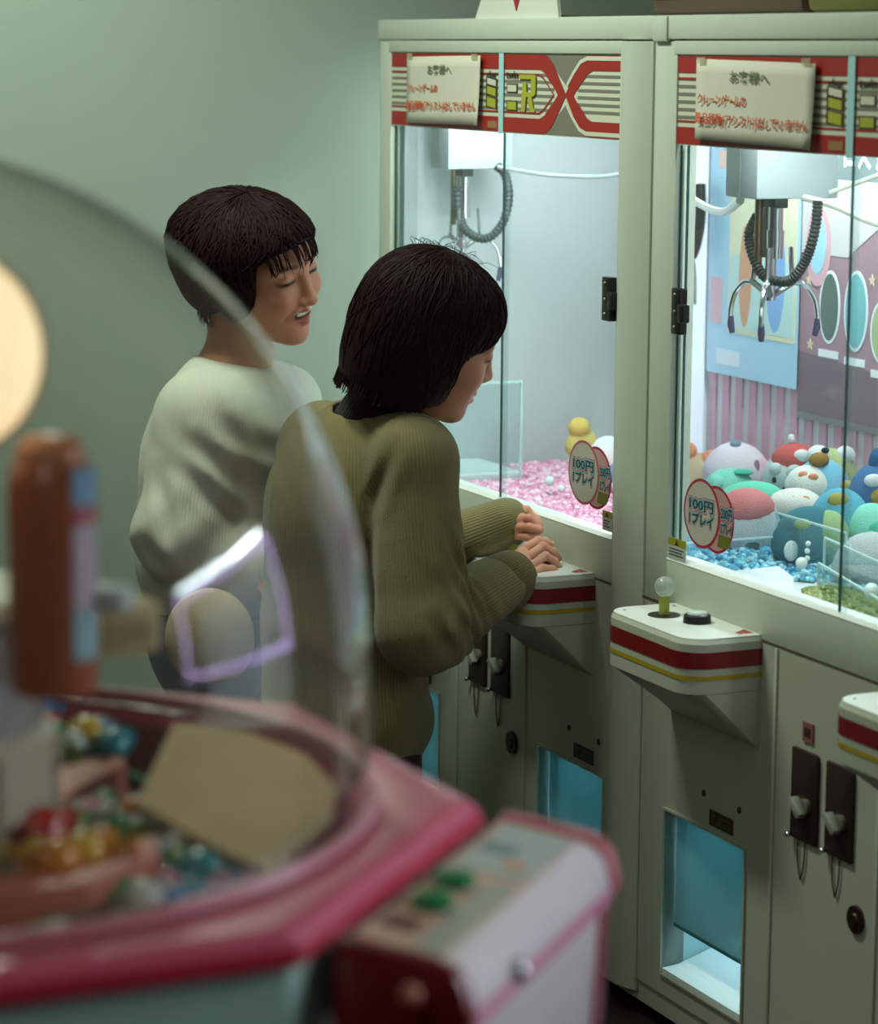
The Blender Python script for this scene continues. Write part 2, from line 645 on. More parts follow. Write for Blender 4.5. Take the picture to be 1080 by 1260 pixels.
def control_panel(root, x0, x1):
    d, r = 0.132, 0.045          # how far it stands out, corner radius

    def outline(depth, rad, x0=x0, x1=x1):
        return [(x1, 0.0)] + arc(x1 - rad, -depth + rad, rad, 0, -90, 7) + arc(x0 + rad, -depth + rad, rad, -90, -180, 7) + [(x0, 0.0)]
    m = MB()
    top = outline(d, r)
    n = len(top)

    def ring(z, off=0.0, front=d):
        o = outline(front + off, r + off, x0 - off, x1 + off)
        return [(p[0], p[1], z) for p in o]
    # under side: every point runs down and back to the front plane
    low = []
    for p in outline(d, r):
        k = -p[1] / d
        low.append((p[0], p[1] * 0.0, 0.556 + 0.0 * k))
    lay = [ring(0.650), ring(0.728), ring(0.735, -0.004)]
    v = low + [p for l in lay for p in l]
    f = []
    for L in range(len(lay)):
        for i in range(n - 1):
            a = L * n + i
            f.append((a, a + 1, a + 1 + n, a + n))
    f.append(tuple(len(lay) * n + i for i in range(n)))
    m.add(v, f)
    # the wedge below: replace the sheet by a proper fan with the slope
    body = m.build('control_panel', M_CREAM2, root, smooth=True, sharp=25)
    MB().prism(outline(d - 0.004, r - 0.003, x0 + 0.004, x1 - 0.004), 0.7352, 0.7366).build('panel_top', M_TOP, body)

    def band(z0, z1, material, nm):
        a = outline(d + 0.0012, r + 0.0012, x0 - 0.0012, x1 + 0.0012)
        k = len(a)
        v = [(p[0], p[1], z0) for p in a] + [(p[0], p[1], z1) for p in a]
        MB().add(v, [(i, i + 1, k + i + 1, k + i) for i in range(k - 1)]).build(nm, material, body, smooth=True)
    band(0.690, 0.716, M_DRED, 'maroon_stripe')
    band(0.672, 0.679, M_YEL, 'yellow_stripe')
    band(0.6500, 0.6506, M_SEAM, 'edge_seam')
    w = x1 - x0
    # joystick: black dust disc, lime shaft, clear ball knob
    jx, jy = x0 + 0.315 * w, -0.066
    MB().lathe([(0.0, 0.0), (0.026, 0.0), (0.026, 0.0015), (0.0, 0.0025)], (jx, jy, 0.7366), 24).build('dust_disc', M_BLACK, body)
    MB().lathe([(0.0085, 0.0), (0.0085, 0.027), (0.007, 0.03), (0.0, 0.03)], (jx, jy, 0.738), 16).build('joystick_shaft', mat('lime_shaft', (150, 156, 66), 0.4), body, smooth=True)
    MB().ell((jx, jy, 0.783), (0.0165, 0.0165, 0.0165)).build('joystick_ball', glass_mat('ball_acrylic', (236, 244, 240), refl=1.0, haze=0.28, hazecol=(225, 232, 226)), body, smooth=True)
    bx, by = x0 + 0.56 * w, -0.045
    MB().lathe([(0.0, 0), (0.0225, 0.0), (0.021, 0.012), (0.0185, 0.014), (0.0, 0.014)], (bx, by, 0.7366), 28).build('push_button_ring', M_BLACK, body, smooth=True)
    MB().lathe([(0.0, 0), (0.0165, 0.0), (0.0155, 0.003), (0.0, 0.0045)], (bx, by, 0.7506), 28).build('push_button', mat('button_clear', (208, 220, 214), 0.2, coat=0.5), body, smooth=True)
    MB().prism([(x0 + 0.83 * w, -0.005), (x0 + 0.89 * w, -0.030), (x0 + 0.93 * w, -0.030), (x0 + 0.93 * w, -0.005)], 0.7366, 0.7372).build('arrow_mark', mat('mark_red', (178, 62, 44), 0.5), body)
    for (sx, sy) in ((x0 + 0.10 * w, -0.105), (x1 - 0.025, -0.018), (x0 + 0.03, -0.015)):
        MB().lathe([(0.0, 0), (0.003, 0), (0.002, 0.0012), (0, 0.0014)], (sx, sy, 0.7366), 10).build('screw', M_STEEL, body, smooth=True)
    return body


def prize_door(root, x0, x1, z0=0.105, z1=0.386):
    m = MB()
    y1 = 0.30
    m.add([(x0, 0, z0), (x1, 0, z0), (x1, y1, z0), (x0, y1, z0), (x0, 0, z1), (x1, 0, z1), (x1, y1, z1), (x0, y1, z1)],
          [(0, 1, 2, 3), (0, 3, 7, 4), (1, 5, 6, 2), (3, 2, 6, 7), (4, 7, 6, 5)])
    box = m.build('prize_chute', mat('chute_lining', (168, 206, 208), 0.5), root)
    MB().prism([(-0.001, z0 + 0.001), (y1 - 0.01, z0 + 0.001), (y1 - 0.01, z0 + 0.095), (0.03, z0 + 0.012), (-0.001, z0 + 0.009)], x0 + 0.002, x1 - 0.002, 'x').build('prize_tray', mat('tray_white', (226, 236, 232), 0.4), box)
    MB().box(x0 + 0.004, x1 - 0.004, 0.020, 0.024, z0 + 0.085, z1 - 0.004).build('flap', glass_mat('blue_flap', (180, 214, 212), refl=0.5, haze=0.55, hazecol=(160, 212, 228)), box)
    MB().box(x0 + 0.004, x1 - 0.004, 0.018, 0.026, z0 + 0.080, z0 + 0.086).build('flap_edge', mat('flap_edge_teal', (60, 120, 124), 0.3), box)
    MB().box(x0 + 0.03, x1 - 0.03, 0.10, 0.13, z1 - 0.010, z1 - 0.004).build('added_chute_glow', mat('chute_glow_emit', (220, 240, 255), 0.4, emit=(216, 238, 250), estr=18.0), box)  # added glow strip that brightens the chute, not a fitted lamp
    fr = MB()
    t = 0.004
    fr.holed(x0 - t, x1 + t, z0 - t, z1 + t, [(x0, x1, z0, z1)], -0.004, 0.002)
    fr.build('chute_trim', M_CREAM2, box)
    return box


def coin_unit(root, cx):
    """two dark coin mechs side by side with levers and hanging wire loops"""
    z0, z1 = 0.446, 0.586
    w = 0.074
    for s, dz in ((-1, 0.0), (1, 0.0)):
        a = cx + (s * 0.049) - w / 2
        b = a + w
        m = MB()
        m.prism([(a, z0), (b, z0), (b, z1 - 0.008)] + arc(b - 0.008, z1 - 0.008, 0.008, 0, 90, 3) + [(a, z1)], -0.006, 0.012, 'y')
        o = m.build('coin_slot', mat('coin_recess', (44, 28, 24), 0.5), root, bevel=0.0015)
        MB().prism([(a + 0.010, 0.507), (a + 0.040, 0.482), (a + 0.050, 0.492), (a + 0.022, 0.514)], -0.020, -0.005, 'y').build('return_lever', mat('lever_grey', (150, 156, 140), 0.4), o, bevel=0.002)
        MB().prism([(a + 0.034, 0.512)] + arc(a + 0.048, 0.503, 0.012, 110, -60, 6), -0.013, -0.005, 'y').build('coin_lip', mat('lip_grey', (112, 112, 96), 0.45), o, bevel=0.001)
        MB().ell((a + 0.002, -0.010, z0 + 0.003), (0.006, 0.005, 0.005)).build('lock_stud', M_CHROME, o, smooth=True)
        lp = [(a + 0.030 + 0.011 * math.sin(t), -0.003, z0 - 0.020 - 0.024 * (1 - math.cos(t)) / 1.0 * 0.9) for t in np.linspace(-math.pi * 0.95, math.pi * 0.95, 17)]
        lp = [(x, y, z0 - 0.002 - (z0 - 0.002 - (z0 - 0.062)) * (1 - abs(i - 8) / 8.0) ** 0.55) for i, (x, y, z) in enumerate([(a + 0.030 + 0.010 * math.cos(math.pi * i / 16), -0.003, 0) for i in range(17)])]
        MB().tube(lp, 0.0014, 6).build('wire_loop', mat('wire_dark', (86, 74, 56), 0.5), o, smooth=True)
    MB().box(cx - 0.062, cx - 0.033, -0.003, 0.002, 0.600, 0.630).build('coin_label', mat('label_pinkish', (150, 92, 88), 0.5), root)
    MB().box(cx - 0.056, cx - 0.039, -0.0036, -0.003, 0.608, 0.622).build('coin_mark', mat('label_dark', (66, 44, 48), 0.5), root)
    k = MB()
    k.lathe([(0.0, 0.006), (0.009, 0.006), (0.011, 0.003), (0.021, 0.003), (0.022, -0.004)], (0, 0, 0), 20)
    o = k.build('lock', mat('lock_dark', (60, 44, 36), 0.4, metal=0.6), root, smooth=True)
    o.rotation_euler = (math.pi / 2, 0, 0)
    o.location = (cx + 0.10, -0.002, 0.366)
    return o


def coil(points, r=0.0095, turns=34):
    """ridged black coil cable along a smooth path"""
    P = np.array(points, float)
    t = np.linspace(0, len(P) - 1, turns * 4 + 1)
    out, rad = [], []
    for i, s in enumerate(t):
        k = min(int(s), len(P) - 2)
        f = s - k
        p0, p1, p2, p3 = P[max(k - 1, 0)], P[k], P[k + 1], P[min(k + 2, len(P) - 1)]
        out.append(0.5 * ((2 * p1) + (-p0 + p2) * f + (2 * p0 - 5 * p1 + 4 * p2 - p3) * f * f + (-p0 + 3 * p1 - 3 * p2 + p3) * f ** 3))
        rad.append(r * (1.0 if i % 4 < 2 else 0.82))
    return MB().tube(out, rad, 10)


def curve_pts(points, n=24):
    P = np.array(points, float)
    out = []
    for s in np.linspace(0, len(P) - 1, n):
        k = min(int(s), len(P) - 2)
        f = s - k
        p0, p1, p2, p3 = P[max(k - 1, 0)], P[k], P[k + 1], P[min(k + 2, len(P) - 1)]
        out.append(0.5 * ((2 * p1) + (-p0 + p2) * f + (2 * p0 - 5 * p1 + 4 * p2 - p3) * f * f + (-p0 + 3 * p1 - 3 * p2 + p3) * f ** 3))
    return out


def claw(root, cx, cy, bx0, bx1, by0, by1, open_=1.0, small=False):
    """crane carriage, chrome shaft and prongs hanging inside a machine (local coords)"""
    g = MB().box(bx0, bx1, by0, by1, 1.395, 1.615).build('crane_carriage', mat('carriage_grey', (176, 186, 188), 0.5), root, bevel=0.003)
    MB().box(bx0 + 0.045, bx0 + 0.047, by0 - 0.0012, by0 + 0.001, 1.397, 1.614).build('carriage_seam', M_GREYP, g)
    s = 0.82 if small else 1.0
    MB().box(cx - 0.028 * s, cx + 0.034 * s, cy - 0.012, cy + 0.012, 1.380, 1.396).build('mount_block', M_BLACK, g, bevel=0.002)
    sh = MB()
    sh.tube([(cx - 0.006, cy, 1.395), (cx - 0.006, cy, 1.300)], 0.0085 * s, 16)
    sh.tube([(cx + 0.016 * s, cy, 1.395), (cx + 0.016 * s, cy, 1.345), (cx + 0.016 * s, cy, 1.3449), (cx + 0.016 * s, cy, 1.300)], [0.012 * s, 0.012 * s, 0.0145 * s, 0.0135 * s], 16)
    body = sh.build('claw_shaft', M_CHROME, root, smooth=True)
    MB().tube([(cx - 0.016 * s, cy - 0.012, 1.392), (cx - 0.016 * s, cy - 0.012, 1.285)], 0.007 * s, 12).build('brass_rod', mat('brass_rod', (150, 126, 96), 0.3, metal=1.0), body, smooth=True)
    MB().tube([(cx + 0.006, cy, 1.300), (cx + 0.006, cy, 1.232)], 0.008 * s, 12).build('lower_shaft', M_CHROME, body, smooth=True)
    hub = MB()
    for k in range(3):
        a = math.radians(200 + 120 * k)
        e = (cx + 0.006 + 0.040 * s * math.cos(a), cy + 0.040 * s * math.sin(a), 1.262)
        hub.tube([(cx + 0.006, cy, 1.238), e], 0.0055 * s, 8)
    hub.build('claw_hub', M_STEEL, body, smooth=True)
    for k in range(3):
        a = math.radians(200 + 120 * k)
        c, q = math.cos(a), math.sin(a)
        o = (cx + 0.006, cy)
        P = [(0.034, 1.318), (0.036, 1.290), (0.040, 1.262), (0.058, 1.258), (0.078, 1.238), (0.086, 1.210), (0.085, 1.188)]
        pts = curve_pts([(o[0] + R * s * c * open_, o[1] + R * s * q * open_, z) for R, z in P], 22)
        prong = MB().tube(pts, [0.0042 * s] * 22, 8).build('prong', M_CHROME, body, smooth=True)
        tp = [np.array(pts[-1]) + np.array([0, 0, 0.014]), np.array(pts[-1]), np.array(pts[-1]) + np.array([-0.004 * c, -0.004 * q, -0.014])]
        MB().tube(tp, [0.0045, 0.0062, 0.0045], 8).build('prong_tip', mat('prong_tip_violet', (70, 62, 96), 0.35), prong, smooth=True)
    return g


def machine(u0, W, g0, g1, joint, panels, doors, coin, labels, lock_x):
    root = empty('claw_machine', tuple(wpt(u0, 0, 0)), rot)
    tag(root, labels, 'claw machine', 'white claw machines side by side')
    T = 0.04
    # lower cabinet: three front plates, kick board
    seams = [0.0, coin - 0.145, coin + 0.15, W]
    cuts = [[], [], []]
    for (a, b) in doors:
        i = 0 if (a + b) / 2 < seams[1] else 2
        cuts[i].append((a, b, 0.105, 0.386))
    for i in range(3):
        MB().holed(seams[i] + 0.0015, seams[i + 1] - 0.0015, Z_KICK + 0.0015, Z_RAIL - 0.002, cuts[i], 0.0, T).build('front_plate', M_CREAM2, root)
    MB().box(0.0, W, 0.004, T, Z_BASE, Z_KICK - 0.001).build('kick_board', M_CREAM2, root)
    MB().box(0.01, W - 0.01, 0.012, 0.55, Z_KICK, 0.073).build('base_plate', M_SEAM, root)
    for sx in (seams[1], seams[2]):
        MB().box(sx - 0.004, sx + 0.004, -0.0035, 0.001, Z_KICK + 0.002, Z_RAIL - 0.004).build('edge_strip', M_CREAM, root, bevel=0.0015)
    for fx in (0.06, W - 0.06):
        for fy in (0.06, 0.5):
            MB().lathe([(0.022, 0), (0.022, 0.008), (0.01, 0.012), (0.01, Z_BASE + 0.04)], (fx, fy, 0), 12).build('foot', M_BLACK, root)
    MB().box(0.0, T, T, 0.64, Z_BASE, Z_RAIL).build('side_plate', M_CREAM2, root)
    MB().box(W - 0.012, W, T, 0.64, Z_BASE, Z_RAIL).build('side_plate', M_CREAM2, root)
    # glazing frame
    MB().box(g0, g1, 0.0, T, Z_RAIL, Z_SILL - 0.005).build('bottom_rail', M_CREAM, root, bevel=0.002)
    MB().prism([(-0.001, Z_SILL - 0.005), (T, Z_SILL - 0.005), (T, Z_SILL - 0.002), (0.006, Z_SILL)], g0, g1, 'x').build('sill_lip', M_TOP, root)
    MB().box(0, W, -0.0015, 0.001, Z_RAIL - 0.0012, Z_RAIL + 0.0012).build('rail_seam', M_SEAM, root)
    MB().box(0.0, g0, 0.0, T, Z_RAIL, Z_HJ).build('stile', M_CREAM, root, bevel=0.0025)
    MB().box(g1, W if u0 > -0.5 else W - 0.104, 0.0, T, Z_RAIL, Z_HJ).build('stile', M_CREAM, root, bevel=0.0025)
    MB().box(g0 - 0.01, g1 + 0.015, -0.0012, T, Z_GTOP, Z_HJ).build('top_rail', M_CREAM, root, bevel=0.0015)
    MB().box(0.0, W, -0.005, 0.66, Z_HJ + 0.0015, Z_TOP).build('header_cap', M_CREAM, root, bevel=0.004)
    # sliding panes, the near one in front
    MB().box(g0, joint + 0.004, 0.013, 0.018, Z_SILL - 0.003, Z_GTOP).build('glass_pane', M_GLASS, root)
    MB().box(joint - 0.004, g1, 0.0075, 0.0115, Z_SILL - 0.003, Z_GTOP).build('glass_pane', M_GLASS, root)
    MB().box(joint - 0.006, joint - 0.004, 0.0075, 0.0115, Z_SILL - 0.012, Z_BAN).build('pane_edge', M_GEDGE, root)
    MB().box(joint - 0.013, joint + 0.006, 0.0, 0.0012, Z_BAN - 0.002, Z_GTOP).build('pane_edge', M_GEDGEL, root)
    MB().box(g0 + 0.002, g0 + 0.0035, 0.009, 0.0115, Z_SILL, Z_BAN).build('pane_edge', M_GEDGE, root)
    MB().box(g0 + 0.016, g0 + 0.018, 0.013, 0.017, Z_SILL, Z_BAN).build('pane_edge', M_GEDGE, root)
    # latch on the glass
    lk = MB().box(lock_x, lock_x + 0.030, -0.012, 0.002, 1.176, 1.250).build('latch_plate', M_BLACK, root, bevel=0.002)
    MB().box(lock_x + 0.026, lock_x + 0.046, -0.016, -0.002, 1.196, 1.226).build('latch_knob', M_BLACK, lk, bevel=0.003)
    for zz in (1.187, 1.212, 1.239):
        MB().ell((lock_x + 0.012, -0.0125, zz), (0.0035, 0.002, 0.0035), seg=10, rings=6).build('latch_screw', M_STEEL, lk, smooth=True)
    for (a, b) in panels:
        control_panel(root, a, b)
    for (a, b) in doors:
        prize_door(root, a, b)
        st = MB().box(b - 0.115, b - 0.04, -0.0015, 0.001, 0.398, 0.424).build('hand_warning_sticker', mat('sticker_olive', (92, 84, 62), 0.6), root)
        MB().holed(b - 0.113, b - 0.042, 0.400, 0.422, [(b - 0.110, b - 0.045, 0.4025, 0.4195)], -0.0022, -0.0015).build('sticker_frame', M_DARKP, st)
        MB().prism([(b - 0.106, 0.408), (b - 0.092, 0.405), (b - 0.084, 0.417), (b - 0.098, 0.413)], -0.0022, -0.0015, 'y').build('hand_mark', M_DARKP, st)
        MB().box(b - 0.078, b - 0.050, -0.0022, -0.0015, 0.411, 0.414).build('print_line', M_DARKP, st)
        MB().box(b - 0.078, b - 0.056, -0.0022, -0.0015, 0.406, 0.409).build('print_line', M_DARKP, st)
        for (sx, sz) in ((b - 0.135, 0.445), (b - 0.022, 0.445)):
            k = MB().ell((sx, -0.001, sz), (0.005, 0.003, 0.006), seg=10, rings=6).build('rivet', mat('rivet_dark', (58, 44, 36), 0.5), root, smooth=True)
    coin_unit(root, coin)
    return root


def banner(root, g0, g1, joint, xc, flip=False):
    """printed header strip behind the glass"""
    y = 0.0035
    z0, z1 = Z_BAN, Z_GTOP
    H = z1 - z0
    b = MB().box(g0, g1, y, y + 0.003, z0, z1).build('header_banner', M_PRINT, root)

    def q(pts, m, nm, k=0):
        yy = y - 0.0006 * (k + 1)
        return MB().prism([(p[0], z0 + H * p[1]) for p in pts], yy, y - 0.0001, 'y').build(nm, m, b)

    def line(pts, wid, m, nm, k=0):
        """stroke of constant thickness along (x, t) points"""
        P = [np.array([p[0], z0 + H * p[1]]) for p in pts]
        n = len(P)
        v = []
        for i in range(n):
            d = P[min(i + 1, n - 1)] - P[max(i - 1, 0)]
            d /= np.linalg.norm(d)
            nn = np.array([-d[1], d[0]])
            for s in (1, -1):
                p = P[i] + nn * wid * H / 2 * s
                p[1] = min(max(p[1], z0), z1)
                v.append((p[0], y - 0.0006 * (k + 1), p[1]))
        return MB().add(v, [(2 * i, 2 * i + 1, 2 * i + 3, 2 * i + 2) for i in range(n - 1)]).build(nm, m, b)

    # grey rules
    for k in range(6):
        t = 0.29 + k * 0.085
        for (a, c) in ((g0, xc - 0.045), (xc + 0.045, g1)):
            q([(a, t), (c, t), (c, t + 0.036), (a, t + 0.036)], M_GREYP, 'grey_rule')
    q([(xc - 0.085, 0.985), (xc + 0.085, 0.985), (xc, 0.62)], M_GREYP, 'grey_wedge')
    q([(xc - 0.085, 0.015), (xc + 0.085, 0.015), (xc, 0.38)], M_GREYP, 'grey_wedge')

    def side(sgn, xe, lo):
        for s in (1, -1):
            def tt(v):
                return 0.5 + s * (v - 0.5)
            # main band running in, bending to the crossing
            top = [(xe, 0.985), (xc + sgn * 0.085, 0.985), (xc + sgn * 0.066, 0.95), (xc + sgn * 0.047, 0.86), (xc + sgn * 0.020, 0.66), (xc - sgn * 0.002, 0.50)]
            bot = [(xe, 0.80), (xc + sgn * 0.100, 0.80), (xc + sgn * 0.082, 0.76), (xc + sgn * 0.062, 0.66), (xc + sgn * 0.040, 0.56), (xc + sgn * 0.030, 0.50)]
            n = len(top)
            v = [(p[0], y - 0.0012, z0 + H * tt(p[1])) for p in top] + [(p[0], y - 0.0012, z0 + H * tt(p[1])) for p in bot]
            MB().add(v, [(i, i + 1, n + i + 1, n + i) for i in range(n - 1)]).build('red_band', M_RED, b)
            off = -0.055 if lo else 0.07
            if lo:
                ln = [(p[0] - sgn * (-0.004), p[1] - 0.075 + 0.0 * i) for i, p in enumerate(bot)]
                ln = [(xe, 0.735), (xc + sgn * 0.104, 0.735), (xc + sgn * 0.088, 0.70), (xc + sgn * 0.066, 0.60), (xc + sgn * 0.046, 0.50)]
                line([(p[0], tt(p[1])) for p in ln], 0.022, M_RED, 'red_rule', 1)
            else:
                ln = [(xe, 0.945), (xc + sgn * 0.08, 0.945), (xc + sgn * 0.055, 0.90), (xc + sgn * 0.028, 0.76), (xc + sgn * 0.006, 0.62)]
                line([(p[0], tt(p[1])) for p in ln], 0.05, M_PRINT, 'cream_rule', 2)
    side(-1, g0, True)
    side(1, g1, False)
    # lime block lettering right of the notice: stacked bars, bars and a letter R
    j = joint

    def par(x0, x1, t0, t1, sl, m, k):
        q([(x0, t0 + sl), (x1, t0), (x1, t1), (x0, t1 + sl)], m, 'lettering', k)
    for (t0, t1, c) in ((0.58, 0.655, M_PRINT), (0.455, 0.55, M_LIME), (0.30, 0.415, M_LIME)):
        for (g, m, k) in ((0.006, M_DARKP, 1), (0.0, c, 2)):
            par(j - 0.066 - g, j - 0.030 + g, t0 - g * 2.5, t1 + g * 2.5, 0.03, m, k)
    for (t0, t1, c) in ((0.52, 0.605, M_PRINT), (0.295, 0.395, M_LIME)):
        for (g, m, k) in ((0.004, M_DARKP, 1), (0.0, c, 2)):
            par(j + 0.020 - g, j + 0.056 + g, t0 - g * 4, t1 + g * 4, 0.0, m, k)
    R1 = [(j + 0.068, 0.735), (j + 0.130, 0.735), (j + 0.134, 0.71), (j + 0.134, 0.50), (j + 0.126, 0.47), (j + 0.118, 0.47), (j + 0.126, 0.33), (j + 0.132, 0.30),
          (j + 0.132, 0.275), (j + 0.112, 0.275), (j + 0.104, 0.46), (j + 0.096, 0.46), (j + 0.092, 0.275), (j + 0.076, 0.275), (j + 0.082, 0.64), (j + 0.096, 0.64),
          (j + 0.098, 0.52), (j + 0.116, 0.52), (j + 0.116, 0.68), (j + 0.068, 0.68)]
    ctr = np.mean(np.array(R1), 0)
    q([(p[0] + 0.003, p[1] - 0.02) for p in R1], M_DARKP, 'lettering', 1)
    q(R1, M_LIME, 'lettering', 2)
    text_mesh('small_lettering', 'cher', 0.02, M_DARKP, b, (j - 0.046, y - 0.0018, z0 + H * 0.73), bold=0.0004, width=0.042, height=0.013)
    text_mesh('small_lettering', 'twin', 0.02, M_DARKP, b, (j + 0.038, y - 0.0018, z0 + H * 0.73), bold=0.0004, width=0.048, height=0.014)
    MB().box(j - 0.062, j - 0.022, y - 0.0022, y - 0.0002, z0 + H * 0.05, z0 + H * 0.14).build('small_print', mat('print_tan', (150, 110, 70), 0.6), b)
    return b


def price_stickers(root, x, z):
    y = -0.0006
    P = mat('sticker_grey', (190, 186, 172), 0.5)
    PK = mat('sticker_pink', (196, 150, 146), 0.5)
    RM = mat('sticker_crimson', (170, 36, 56), 0.5)
    TL = mat('sticker_teal', (20, 74, 84), 0.5)
    CY = mat('sticker_cyan', (150, 200, 204), 0.5)
    GN = mat('sticker_olive_print', (110, 112, 36), 0.5)
    for i, (cx, cz, face, rim, l1, l2) in enumerate(((x + 0.046, z - 0.003, PK, RM, '200円', '3プレイ'), (x, z, P, RM if i_m2[0] else mat('sticker_rose', (176, 96, 104), 0.5), '100円', '1プレイ'))):
        yy = y - 0.0008 * (i + 1)
        r = 0.056 if i else 0.054
        d = MB().prism([(cx + r * math.cos(t) * 1.04, cz + r * math.sin(t)) for t in np.linspace(0, 2 * math.pi, 41)[:-1]], yy, yy + 0.0004, 'y').build('price_sticker', rim, root)
        MB().prism([(cx + r * 0.91 * math.cos(t) * 1.04, cz + r * 0.915 * math.sin(t)) for t in np.linspace(0, 2 * math.pi, 41)[:-1]], yy - 0.0003, yy, 'y').build('sticker_face', face, d)
        ox = 0.0 if i else 0.033
        wd = 0.084 if i else 0.042
        for (t, zz, hh) in ((l1, 0.013, 0.023), (l2, -0.010, 0.023)):
            text_mesh('sticker_outline', t, 0.03, RM, d, (cx + ox, yy - 0.0004, cz + zz), bold=0.0036, width=wd, height=hh + 0.004, depth=0.0001)
            text_mesh('sticker_halo', t, 0.03, CY, d, (cx + ox, yy - 0.0006, cz + zz), bold=0.0024, width=wd - 0.003, height=hh + 0.001, depth=0.0001)
            text_mesh('sticker_print', t, 0.03, TL, d, (cx + ox, yy - 0.0008, cz + zz), bold=0.0010, width=wd - 0.006, height=hh - 0.003, depth=0.0001)
        if not i:
            MB().prism([(cx + 0.010, cz - 0.022), (cx + 0.047, cz - 0.022), (cx + 0.047, cz - 0.034), (cx + 0.038, cz - 0.042), (cx + 0.006, cz - 0.042)], yy - 0.0008, yy - 0.0004, 'y').build('sticker_note', GN, d)


def warning_sticker(root, x0, x1, z0, z1):
    y = -0.0012
    d = MB().box(x0, x1, y, y + 0.0005, z0, z1).build('warning_sticker', mat('sticker_pale', (178, 186, 172), 0.5), root)
    MB().box(x0, x1, y - 0.0004, y, z0 + (z1 - z0) * 0.66, z1).build('sticker_header', mat('sticker_yellow', (150, 146, 30), 0.5), d)
    c = (x0 + x1) / 2
    zz = z0 + (z1 - z0) * 0.70
    MB().prism([(c - 0.006, zz), (c + 0.006, zz), (c, zz + 0.009)], y - 0.0008, y - 0.0004, 'y').build('triangle_mark', M_DARKP, d)
    for k in range(3):
        zk = z0 + (z1 - z0) * (0.18 + 0.14 * k)
        MB().box(x0 + 0.005, x1 - 0.008 - 0.005 * (k % 2), y - 0.0004, y, zk, zk + 0.0022).build('print_line', mat('sticker_ink', (84, 84, 78), 0.6), d)


def notice(u, z, wid, hei, label, tilt):
    """sheet of paper taped over the banner, with lettering"""
    root = empty('paper_notice', tuple(wpt(u, 0.004, z)), rot)
    tag(root, label, 'notice', 'paper notices taped over the machine banners')
    nx, nz = 14, 6
    v, f = [], []
    for j in range(nz + 1):
        for i in range(nx + 1):
            s, t = i / nx, j / nz
            cur = 0.006 * max(0, s - 0.6) ** 2 / 0.16 * (1 - t) ** 2 + 0.003 * math.sin(s * 3.1)
            v.append(((s - 0.5) * wid, -cur - 0.001, (t - 0.5) * hei + tilt * (s - 0.5) * wid - 0.006 * max(0, 0.12 - abs(1 - s)) * (1 - t)))
    for j in range(nz):
        for i in range(nx):
            a = j * (nx + 1) + i
            f.append((a, a + 1, a + nx + 2, a + nx + 1))
    sheet = MB().add(v, f).build('sheet', M_PAPER, root, smooth=True)
    md = sheet.modifiers.new('paper', 'SOLIDIFY')
    md.thickness = 0.0006
    md.offset = 1.0
    rz = Matrix.Rotation(-tilt * 0.9, 4, 'Y')
    text_mesh('lettering', 'お客様へ', 0.03, M_GREENT, root, Matrix.Translation((-0.005, -0.0062, hei * 0.30)) @ rz, bold=0.0004, width=wid * 0.33, height=0.019)
    text_mesh('lettering', 'クレーンゲームの', 0.03, M_ORANGE, root, Matrix.Translation((-wid * 0.25, -0.0062, hei * 0.02)) @ rz, bold=0.0005, width=wid * 0.42, height=0.017)
    text_mesh('lettering', '景品移動(アシスト)はしていません', 0.03, M_ORANGE, root, Matrix.Translation((0.0, -0.0072, -hei * 0.24)) @ rz, bold=0.0005, width=wid * 0.95, height=0.021)
    for sx in (-1, 1):
        MB().box(sx * wid * 0.44 - 0.012, sx * wid * 0.44 + 0.012, -0.0052, -0.0046, hei * 0.46, hei * 0.54).build('tape', glass_mat('tape_clear', (236, 236, 220), refl=0.3, haze=0.25, hazecol=(220, 220, 200)), root)
    return root


i_m2 = [False]
m1 = machine(-1.14, 1.14, 0.056, 1.019, 0.564, [(0.095, 0.38), (0.68, 0.963)], [(0.055, 0.316), (0.754, 1.009)], 0.545,
             'white claw machine with pink beads inside, beside the far wall', 0.990)
banner(m1, 0.056, 1.019, 0.564, 1.14 - 0.325)
price_stickers(m1, 1.14 - 0.224, 0.906)
warning_sticker(m1, 1.14 - 0.152, 1.14 - 0.117, 0.818, 0.852)
# rounded end column
poly = [(1.037, 0.04), (1.037, 0.0)] + [(1.037 + 0.102 * s, -0.016 * math.sin(math.pi * (0.15 + 0.85 * s)) * (1.0 if s > 0 else 0)) for s in np.linspace(0.02, 0.97, 12)] + [(1.139, 0.006), (1.139, 0.04)]
MB().prism(poly, 0.045, Z_HJ - 0.001, 'z').build('end_column', M_CREAM, m1, smooth=True, sharp=35)

i_m2 = [True]
m2 = machine(0.0, 1.165, 0.074, 1.09, 0.592, [(0.10, 0.385), (0.785, 1.072)], [(0.089, 0.352), (0.81, 1.07)], 0.576,
             'white claw machine full of plush toys with two joystick panels in view', 0.092)
banner(m2, 0.074, 1.09, 0.592, 0.86)
price_stickers(m2, 0.190, 0.897)
warning_sticker(m2, 0.080, 0.140, 0.808, 0.843)
MB().box(0.003, 0.052, -0.009, 0.002, Z_HJ - 0.002, Z_TOP - 0.001).build('corner_cap', M_CREAM, m2, bevel=0.004)
MB().box(-0.001, 0.0008, 0.003, 0.03, 0.04, Z_TOP).build('joint_groove', mat('groove_brown', (112, 100, 84), 0.7), m2)

notice(-0.825, 1.549, 0.335, 0.126, 'curled paper notice with orange lettering on the banner beside the far wall', 0.012)
notice(0.322, 1.548, 0.353, 0.125, 'paper notice with orange lettering over the banner of the plush machine', -0.014)

